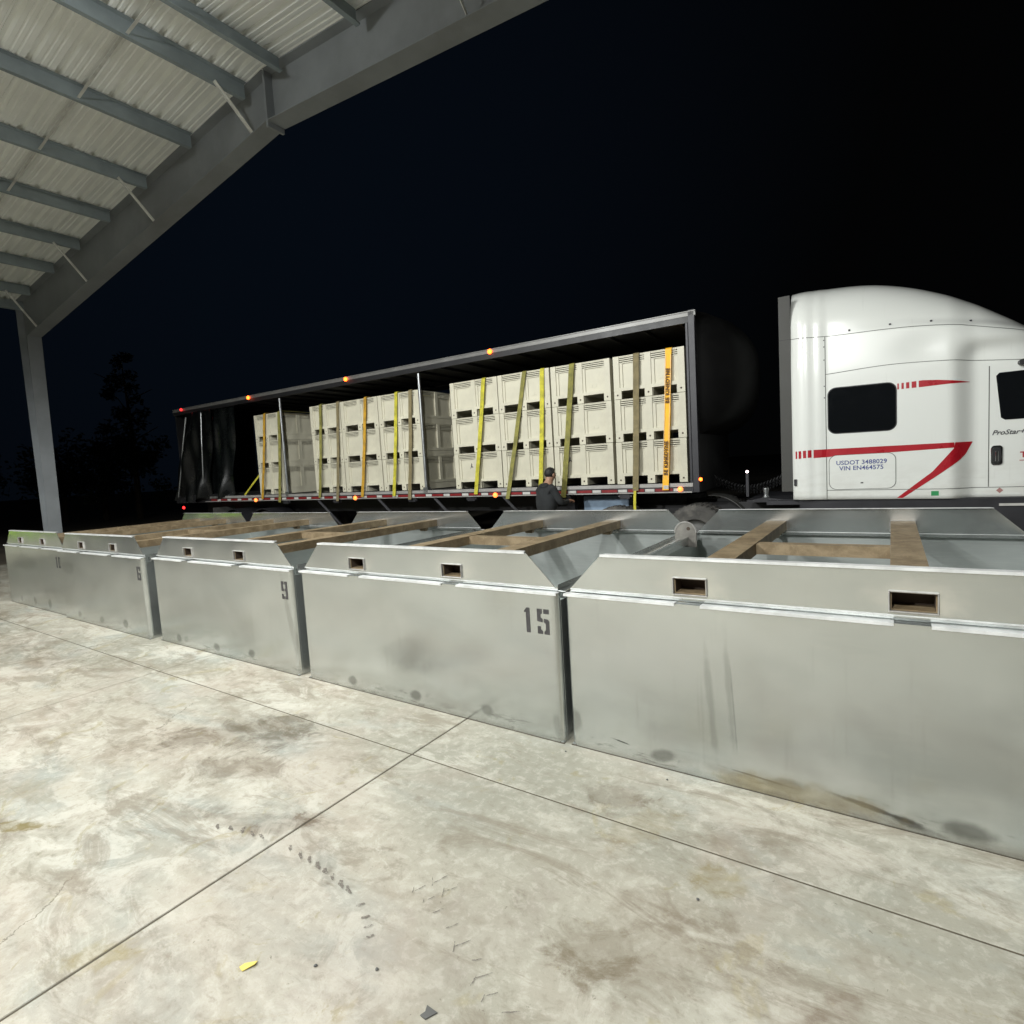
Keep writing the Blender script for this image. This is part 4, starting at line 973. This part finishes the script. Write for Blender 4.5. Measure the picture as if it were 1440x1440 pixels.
# rounded rectangles
def rrect(cx, cz, w, h, r, n=6, skew=0.0):
    pts = []
    for (sx, sz, a0) in ((1, 1, 0), (-1, 1, 90), (-1, -1, 180), (1, -1, 270)):
        for k in range(n+1):
            a = math.radians(a0+90*k/n); x = cx+sx*(w/2-r)+r*math.cos(a); z = cz+sz*(h/2-r)+r*math.sin(a)
            pts.append((x, z+skew*(x-cx)))
    return pts
def plate(pts, y0, y1, name, mat, parent=None, **k): return K(MB().prism(pts, 'y', y0, y1), name, mat, parent, **k)
w_ = plate(rrect(2.270, 2.305, 0.775, 0.615, 0.095, skew=-0.01), -0.006, 0.0, 'sleeper_window', 'glass')
plate(rrect(2.270, 2.305, 0.80, 0.640, 0.105, skew=-0.01), -0.004, 0.0005, 'window_seal', 'black_metal', w_)
def ring(pts, y, wd, name, mat, parent=None):
    b = MB(); n = len(pts); cx = sum(p[0] for p in pts)/n; cz = sum(p[1] for p in pts)/n
    ins = []
    for (x, z) in pts: d = math.hypot(x-cx, z-cz); ins.append((x-(x-cx)/d*wd, z-(z-cz)/d*wd))
    b.v += [(x, y, z) for x, z in pts]+[(x, y, z) for x, z in ins]
    for i in range(n): b.f.append((i, (i+1) % n, n+(i+1) % n, n+i)); b.mi.append(0)
    return K(b, name, mat, parent)
hatch = plate(rrect(2.268, 1.452, 0.775, 0.475, 0.09), -0.0035, 0.0, 'luggage_door', 'white_paint')
ring(rrect(2.268, 1.452, 0.782, 0.482, 0.093), -0.0038, 0.008, 'door_gap', 'seam', hatch)
K(MB().box(2.255, 2.285, -0.008, -0.0035, 1.29, 1.305), 'latch', 'black_metal', hatch)
def wtext(s, x, z, size, mat, name, y=-0.0055, **k):
    Mx = Matrix.Translation((x-3.0, y, z)) @ Matrix.Rotation(PI/2, 4, 'X')
    return text_mesh(name, s, size, mat, tk, Mx, **k)
wtext('USDOT 3488029', 2.262, 1.555, 0.082, 'navy_text', 'lettering', bold=0.0012, align='CENTER', spacing=1.02)
wtext('VIN EN464575', 2.262, 1.478, 0.082, 'navy_text', 'lettering', bold=0.0012, align='CENTER', spacing=1.02)
K(MB().box(3.035, 3.115, -0.003, 0.0, 1.100, 1.160), 'green_sticker', 'green')
yd = 0.15
plate([(3.71, 1.14), (3.745, 1.105), (3.78, 1.14), (3.745, 1.175)], yd-.004, yd, 'placard', 'pinkish')
# door with window, handle, badge
dw = plate([(3.75, 2.05), (3.79, 2.02), (4.45, 2.02), (4.50, 2.06), (4.30, 2.58), (4.22, 2.61), (3.73, 2.605), (3.70, 2.57)], yd-.008, yd, 'door_window', 'glass')
h_ = plate(rrect(3.712, 1.583, 0.118, 0.245, 0.035), yd-.018, yd-.002, 'door_handle', 'chrome', bevel=0.004)
plate(rrect(3.712, 1.590, 0.078, 0.185, 0.025), yd-.020, yd-.0175, 'handle_recess', 'black_metal', h_)
plate(rrect(3.712, 1.570, 0.030, 0.13, 0.012), yd-.032, yd-.0195, 'paddle', 'chrome', h_, bevel=0.003)
wtext('ProStar+', 3.662, 1.838, 0.085, 'grey_text', 'door_badge', y=yd-.006, shear=0.35, bold=0.001)
wtext('T', 3.935, 1.545, 0.10, 'red_paint', 'door_lettering', y=yd-.004, bold=0.002)
K(MB().box(3.93, 4.3, yd-.004, yd, 1.505, 1.512), 'door_rule', 'red_paint')
K(MB().cyl((3.935, yd-.10, 2.70), (3.935, yd, 2.70), 0.035, n=12), 'mirror_mount', 'black_metal')
mr2 = MB(); mr2.box(4.05, 4.12, yd-.42, yd-.18, 2.05, 2.65); mr2.bar((3.95, yd-.05, 2.70), (4.08, yd-.3, 2.66), .03, .03); K(mr2, 'side_mirror', 'black_metal', bevel=0.01)
K(MB().box(1.435, 1.47, -0.02, 0.01, 1.285, 1.375), 'side_lamp', 'dark_grey')
# hood and front (beyond the right edge of the photograph)
hb = MB(); st = [(5.2, 0.17, 2.16), (5.7, 0.22, 2.02), (6.4, 0.32, 1.86), (7.0, 0.45, 1.66), (7.35, 0.62, 1.30)]
for (s, y, z) in st: hb.v += [(s, y, 0.75), (s, y, z-.25), (s, y+.22, z), (s, CW-y-.22, z), (s, CW-y, z-.25), (s, CW-y, 0.75)]
for i in range(len(st)-1):
    for j in range(6): hb.f.append((i*6+j, i*6+(j+1) % 6, (i+1)*6+(j+1) % 6, (i+1)*6+j)); hb.mi.append(0)
hb.f += [tuple(range(5, -1, -1)), tuple(range(24, 30))]; hb.mi += [0, 0]
K(hb, 'hood', 'white_paint', bevel=0.02)
K(MB().box(7.35, 7.5, 0.3, CW-.3, 0.35, 0.75), 'bumper', 'chrome', bevel=0.02)
# chassis
for yy in (0.78, CW-.88): K(MB().box(-1.9, 6.9, yy, yy+.09, 0.72, 1.0), 'frame_rail', 'black_metal')
K(MB().box(1.05, 4.9, 0.10, 0.7, 1.00, 1.06), 'skirt_top', 'dark_grey')
K(MB().box(1.5, 4.9, 0.04, 0.09, 0.50, 1.055), 'skirt', 'dark_grey')
K(MB().box(3.72, 5.0, 0.015, 0.035, 0.955, 0.985), 'step_trim', 'white_tape')
tkk = MB(); tkk.cyl((2.0, .38, .72), (3.5, .38, .72), .30, n=24); K(tkk, 'fuel_tank', 'chrome', smooth=False)
K(MB().box(0.75, 1.5, 0.25, CW-.25, 1.03, 1.065), 'catwalk', 'dark_grey')
fw = MB(); fw.cyl((-0.55, CW/2, 1.06), (-0.55, CW/2, 1.14), .48, n=20); K(fw, 'fifth_wheel', 'dark_grey')
for s in (0.0, -1.32):
    for yy in (0.15, 0.46, CW-.46, CW-.15): wheel(tk, K, s, yy, 0.51, 0.27, -1 if yy < 1 else 1)
wheel(tk, K, 6.1, 0.28, 0.51, 0.30, -1); wheel(tk, K, 6.1, CW-.28, 0.51, 0.30, 1)
f = MB(); n = 10
for i in range(n):
    a0, a1 = PI*(0.18+0.34*i/n), PI*(0.18+0.34*(i+1)/n)
    f.hexa([(0.15+math.cos(a)*R_, y_, .53+math.sin(a)*R_) for R_ in (0.60, 0.61) for y_ in (0.55, 1.0) for a in (a0, a1)])
K(f, 'quarter_fender', 'rim')
# air lines, gladhand, lamps in the gap
for q in range(3):
    pts = [(0.14+0.011*i, 0.95+0.07*q+0.035*math.sin(i*1.4+q), 1.42-0.18*math.sin(i/100*PI)-0.05*q+0.035*math.cos(i*1.4+q)) for i in range(100)]
    K(MB().path(pts, 0.008, 5), 'air_hose', 'black_metal', smooth=True)
gh = MB(); gh.lathe([(0.0, 0), (0.06, 0), (0.035, 0.02), (0.03, 0.05), (0.045, 0.13), (0.04, 0.15), (0, .15)], (1.02, 0.30, 1.10), (0, 0, 1), 14); K(gh, 'grease_cup', 'alu_post', smooth=True)
K(MB().prism([(0.82, 1.065), (1.25, 1.065), (1.05, 1.10), (0.98, 1.10)], 'y', 0.25, 0.42), 'step_plate', 'dark_grey')
lampball(K, 0.72, 0.55, 1.50, 0.022, 'white_lamp', 'work_lamp')
K(MB().box(0.70, 0.74, 0.54, 0.60, 1.10, 1.48), 'lamp_stalk', 'dark_grey')

# ------------------------------------------------------------------ the man at the trailer
def person(loc, rz):
    J = {}; V = []; R_ = []; Ed = []
    def v(n, x, y, z, r): J[n] = len(V); V.append((x, y, z)); R_.append(r)
    # local frame: faces +y
    v('pelvis', 0, 0, .93, (.165, .12)); v('waist', 0, .01, 1.08, (.16, .12)); v('chest', 0, .03, 1.26, (.215, .145)); v('sh', 0, .05, 1.40, (.17, .115))
    v('neck', 0, .085, 1.485, (.062, .062)); v('head0', 0, .125, 1.555, (.072, .085)); v('head1', 0, .150, 1.635, (.080, .098)); v('head2', 0, .150, 1.695, (.062, .078))
    for s_, k in ((-1, 'L'), (1, 'R')):
        v('hip'+k, s_*.10, 0, .86, (.105, .105)); v('knee'+k, s_*.12, .06, .49, (.068, .068)); v('ank'+k, s_*.12, .0, .10, (.048, .048)); v('toe'+k, s_*.14, .17, .045, (.042, .038))
        v('sho'+k, s_*.19, .05, 1.37, (.078, .078)); v('elb'+k, s_*.29, .14, 1.13, (.060, .060)); v('wri'+k, s_*.16, .37, 1.15, (.036, .036)); v('palm'+k, s_*.13, .44, 1.155, (.036, .022))
        for j in range(4):
            bx = s_*.13+(j-1.5)*.019
            v('f%d%s' % (j, k), bx, .49, 1.155, (.0095, .0095)); v('g%d%s' % (j, k), bx, .515-.004*abs(j-1.5), 1.135, (.0088, .0088)); v('h%d%s' % (j, k), bx, .513, 1.112+.003*j, (.008, .008))
        v('t0'+k, s_*.13-s_*.045, .455, 1.150, (.011, .011)); v('t1'+k, s_*.13-s_*.055, .485, 1.135, (.009, .009))
    def e(a, b): Ed.append((J[a], J[b]))
    for a, b in (('pelvis', 'waist'), ('waist', 'chest'), ('chest', 'sh'), ('sh', 'neck'), ('neck', 'head0'), ('head0', 'head1'), ('head1', 'head2')): e(a, b)
    for k in 'LR':
        for a, b in (('pelvis', 'hip'), ('hip', 'knee'), ('knee', 'ank'), ('ank', 'toe'), ('sh', 'sho'), ('sho', 'elb'), ('elb', 'wri'), ('wri', 'palm'), ('palm', 't0')):
            e(a if a in ('pelvis', 'sh') else a+k, b+k)
        e('t0'+k, 't1'+k)
        for j in range(4): e('palm'+k, 'f%d%s' % (j, k)); e('f%d%s' % (j, k), 'g%d%s' % (j, k)); e('g%d%s' % (j, k), 'h%d%s' % (j, k))
    me = bpy.data.meshes.new('body'); me.from_pydata(V, Ed, []); ob = bpy.data.objects.new('tmp', me); COL.objects.link(ob)
    md = ob.modifiers.new('skin', 'SKIN'); sd = ob.modifiers.new('sub', 'SUBSURF'); sd.levels = 2; sd.render_levels = 2
    for i, sv in enumerate(me.skin_vertices[0].data): sv.radius = R_[i]; sv.use_root = (i == 0)
    fin = bpy.data.meshes.new_from_object(ob.evaluated_get(bpy.context.evaluated_depsgraph_get())); bpy.data.objects.remove(ob)
    fin.name = 'body'; fin.materials.clear()
    for k in ('jacket', 'trousers', 'skin', 'black_metal'): fin.materials.append(MT[k])
    for p in fin.polygons:
        c = p.center; p.use_smooth = True
        p.material_index = 2 if (c.z > 1.475 or (c.y > .385 and c.z > 1.0)) else (3 if c.z < .10 else (1 if c.z < .88 else 0))
    t = thing('person', 'man in a charcoal hooded jacket standing at the trailer with his back to us', 'person', loc, rz)
    link('body', fin, t)
    def ico(c, r, name, mat, fn=None, sub=3):
        bm = bmesh.new(); bmesh.ops.create_icosphere(bm, subdivisions=sub, radius=1)
        for q in bm.verts: q.co = Vector((q.co.x*r[0], q.co.y*r[1], q.co.z*r[2])); 
        if fn: fn(bm)
        for q in bm.verts: q.co += Vector(c)
        mh = bpy.data.meshes.new(name); bm.to_mesh(mh); bm.free(); mh.materials.append(MT[mat])
        for p in mh.polygons: p.use_smooth = True
        return link(name, mh, t)
    def hairfn(bm):
        for q in list(bm.verts):
            if q.co.y > .035 and q.co.z < .045: q.co.y = .035+(q.co.y-.035)*.15
            if q.co.z < -.07: q.co.z = -.07+(q.co.z+.07)*.2
            q.co *= 1+rnd.uniform(-.02, .02)
    ico((0, .135, 1.655), (.089, .106, .103), 'hair', 'hair', hairfn)
    for s_ in (-1, 1):
        ico((s_*.084, .150, 1.620), (.011, .022, .033), 'ear', 'skin'); ico((s_*.031, .237, 1.640), (.012, .008, .008), 'eye', 'white_tape')
    ico((0, .240, 1.610), (.012, .016, .024), 'nose', 'skin'); ico((0, .236, 1.572), (.026, .008, .007), 'mouth', 'pinkish')
    def hood(bm):
        for q in bm.verts:
            if q.co.z > .02: q.co.z *= .55
    ico((0, .01, 1.445), (.125, .095, .085), 'hood', 'jacket', hood)
    ico((0, .03, 1.17), (.235, .165, .30), 'jacket_back', 'jacket')
    return t
person(tw(-2.40, -0.50), TA-0.50)

# ------------------------------------------------------------------ dark trees beyond the yard
def tree(label, x, y, h, r, kind):
    t = thing('pine_tree' if kind else 'broadleaf_tree', label, 'tree', (x, y, -.155), rnd.uniform(0, 6), 'dark trees beyond the yard')
    tk_ = MB(); tk_.cyl((0, 0, 0), (0.1, 0, h*.55), .22, .12, 8); tk_.cyl((0.1, 0, h*.55), (0, .1, h*.92), .12, .03, 8)
    for i in range(7):
        a = i*2.4; z = h*(.3+.08*i); tk_.cyl((0.05, 0, z), (math.cos(a)*r*.6, math.sin(a)*r*.6, z+h*.08), .06, .02, 5)
    tk_.build('trunk', 'bark', t)
    b = MB(); cl = []
    for i in range(34 if not kind else 46):
        u = rnd.random()
        if kind: z = h*(.12+.86*u); rad = r*(1-u)**.8+.1; a = rnd.uniform(0, 2*PI); q = rnd.uniform(.35, 1); cl.append((rad*q*math.cos(a), rad*q*math.sin(a), z, .35+.35*(1-u)))
        else:
            a = rnd.uniform(0, 2*PI); q = math.sqrt(rnd.random())*r; zc = h*(.35+.55*rnd.random()); q *= math.sin(PI*min(1, max(.15, (zc/h-.25)/.8)))
            cl.append((q*math.cos(a), q*math.sin(a), zc, r*.28))
    for (cx, cy, cz, cr_) in cl:
        for k in range(60):
            d = Vector((rnd.gauss(0, 1), rnd.gauss(0, 1), rnd.gauss(0, .8))); d = d.normalized()*cr_*rnd.uniform(.4, 1.1)
            c = Vector((cx, cy, cz))+d; n1 = Vector((rnd.gauss(0, 1), rnd.gauss(0, 1), rnd.gauss(0, 1))).normalized()*.16; n2 = n1.orthogonal().normalized()*.10
            b.add([c-n1, c+n2, c+n1, c-n2], [(0, 1, 2, 3)])
    b.build('crown', 'leaf', t)
tree('tall dark conifer left of the trailer\'s rear', -41.8, 17.0, 11.2, 2.8, 1)
tree('dark round tree left of the tall conifer', -44.5, 16.0, 6.2, 3.4, 0)
tree('low dark tree right beside the shed column', -46, 14.2, 5.4, 3.3, 0)
tree('dark tree standing left of the shed column', -50, 9.8, 5.6, 3.6, 0)

# ------------------------------------------------------------------ litter on the slab
t = thing('paper_scrap', 'small torn yellow scrap on the concrete near the joint', 'scrap', (-2.0, 1.004, 0.001))
b = MB(); b.prism([(-.022, -.022), (.004, -.026), (.024, .012), (.02, .026), (-.004, .012), (-.02, -.002)], 'z', 0.0, 0.003); b.v = [(x, y, z+(0.006 if x > .01 else 0)) for x, y, z in b.v]; b.build('sheet', 'yellow_scrap', t)
t = thing('rubber_scrap', 'triangular dark grey chip on the concrete at the bottom edge', 'scrap', (-1.287, 1.217, 0.001))
MB().prism([(-.018, -.022), (.006, -.024), (.026, .014), (-.022, .016), (-.012, -.004)], 'z', 0.0, 0.004).build('chip', 'dark_scrap', t)
for i, (x, y, lb) in enumerate(((-1.564, 1.241, 'tiny dark crumb just left of the tread marks'), (-1.775, 1.134, 'tiny dark crumb between the yellow scrap and the tread marks'), (-0.66, 2.14, 'tiny dark crumb on the right slab beside the long joint'),
                                (-1.05, 2.92, 'tiny dark crumb at the foot of the nearest bin'), (-1.70, 2.93, 'tiny dark crumb under the gap beside the bin marked 15'))):
    t = thing('pebble', lb, 'crumb', (x, y, 0.001), 0, 'crumbs on the concrete')
    bm = bmesh.new(); bmesh.ops.create_icosphere(bm, subdivisions=1, radius=.007)
    for q in bm.verts: q.co *= rnd.uniform(.7, 1.3); q.co.z = q.co.z*.5+.003
    me = bpy.data.meshes.new('pebble'); bm.to_mesh(me); bm.free(); me.materials.append(MT['dark_scrap']); link('crumb', me, t)

# crates added out of view to mirror green in the last bin's flap
MT['lime'] = simple('lime_plastic', (0.48, 0.80, 0.04), 0.5, 0, 0.06, 3)
lm = HM.copy(); lm.materials[0] = MT['lime']
for i, (x, y) in enumerate(((-19.5, 0.9), (-19.5, -0.35))):
    for k in range(2):
        o = thing('reflection_crate', '%s crate added out of view for its reflection, %s stack' % (('lower cream', 'upper lime green')[k], ('nearer', 'farther')[1-i]), 'plastic crate', (x, y, 0.002+k*0.708), PI/2, 'crates added out of view for a green reflection', lm if k else HM)
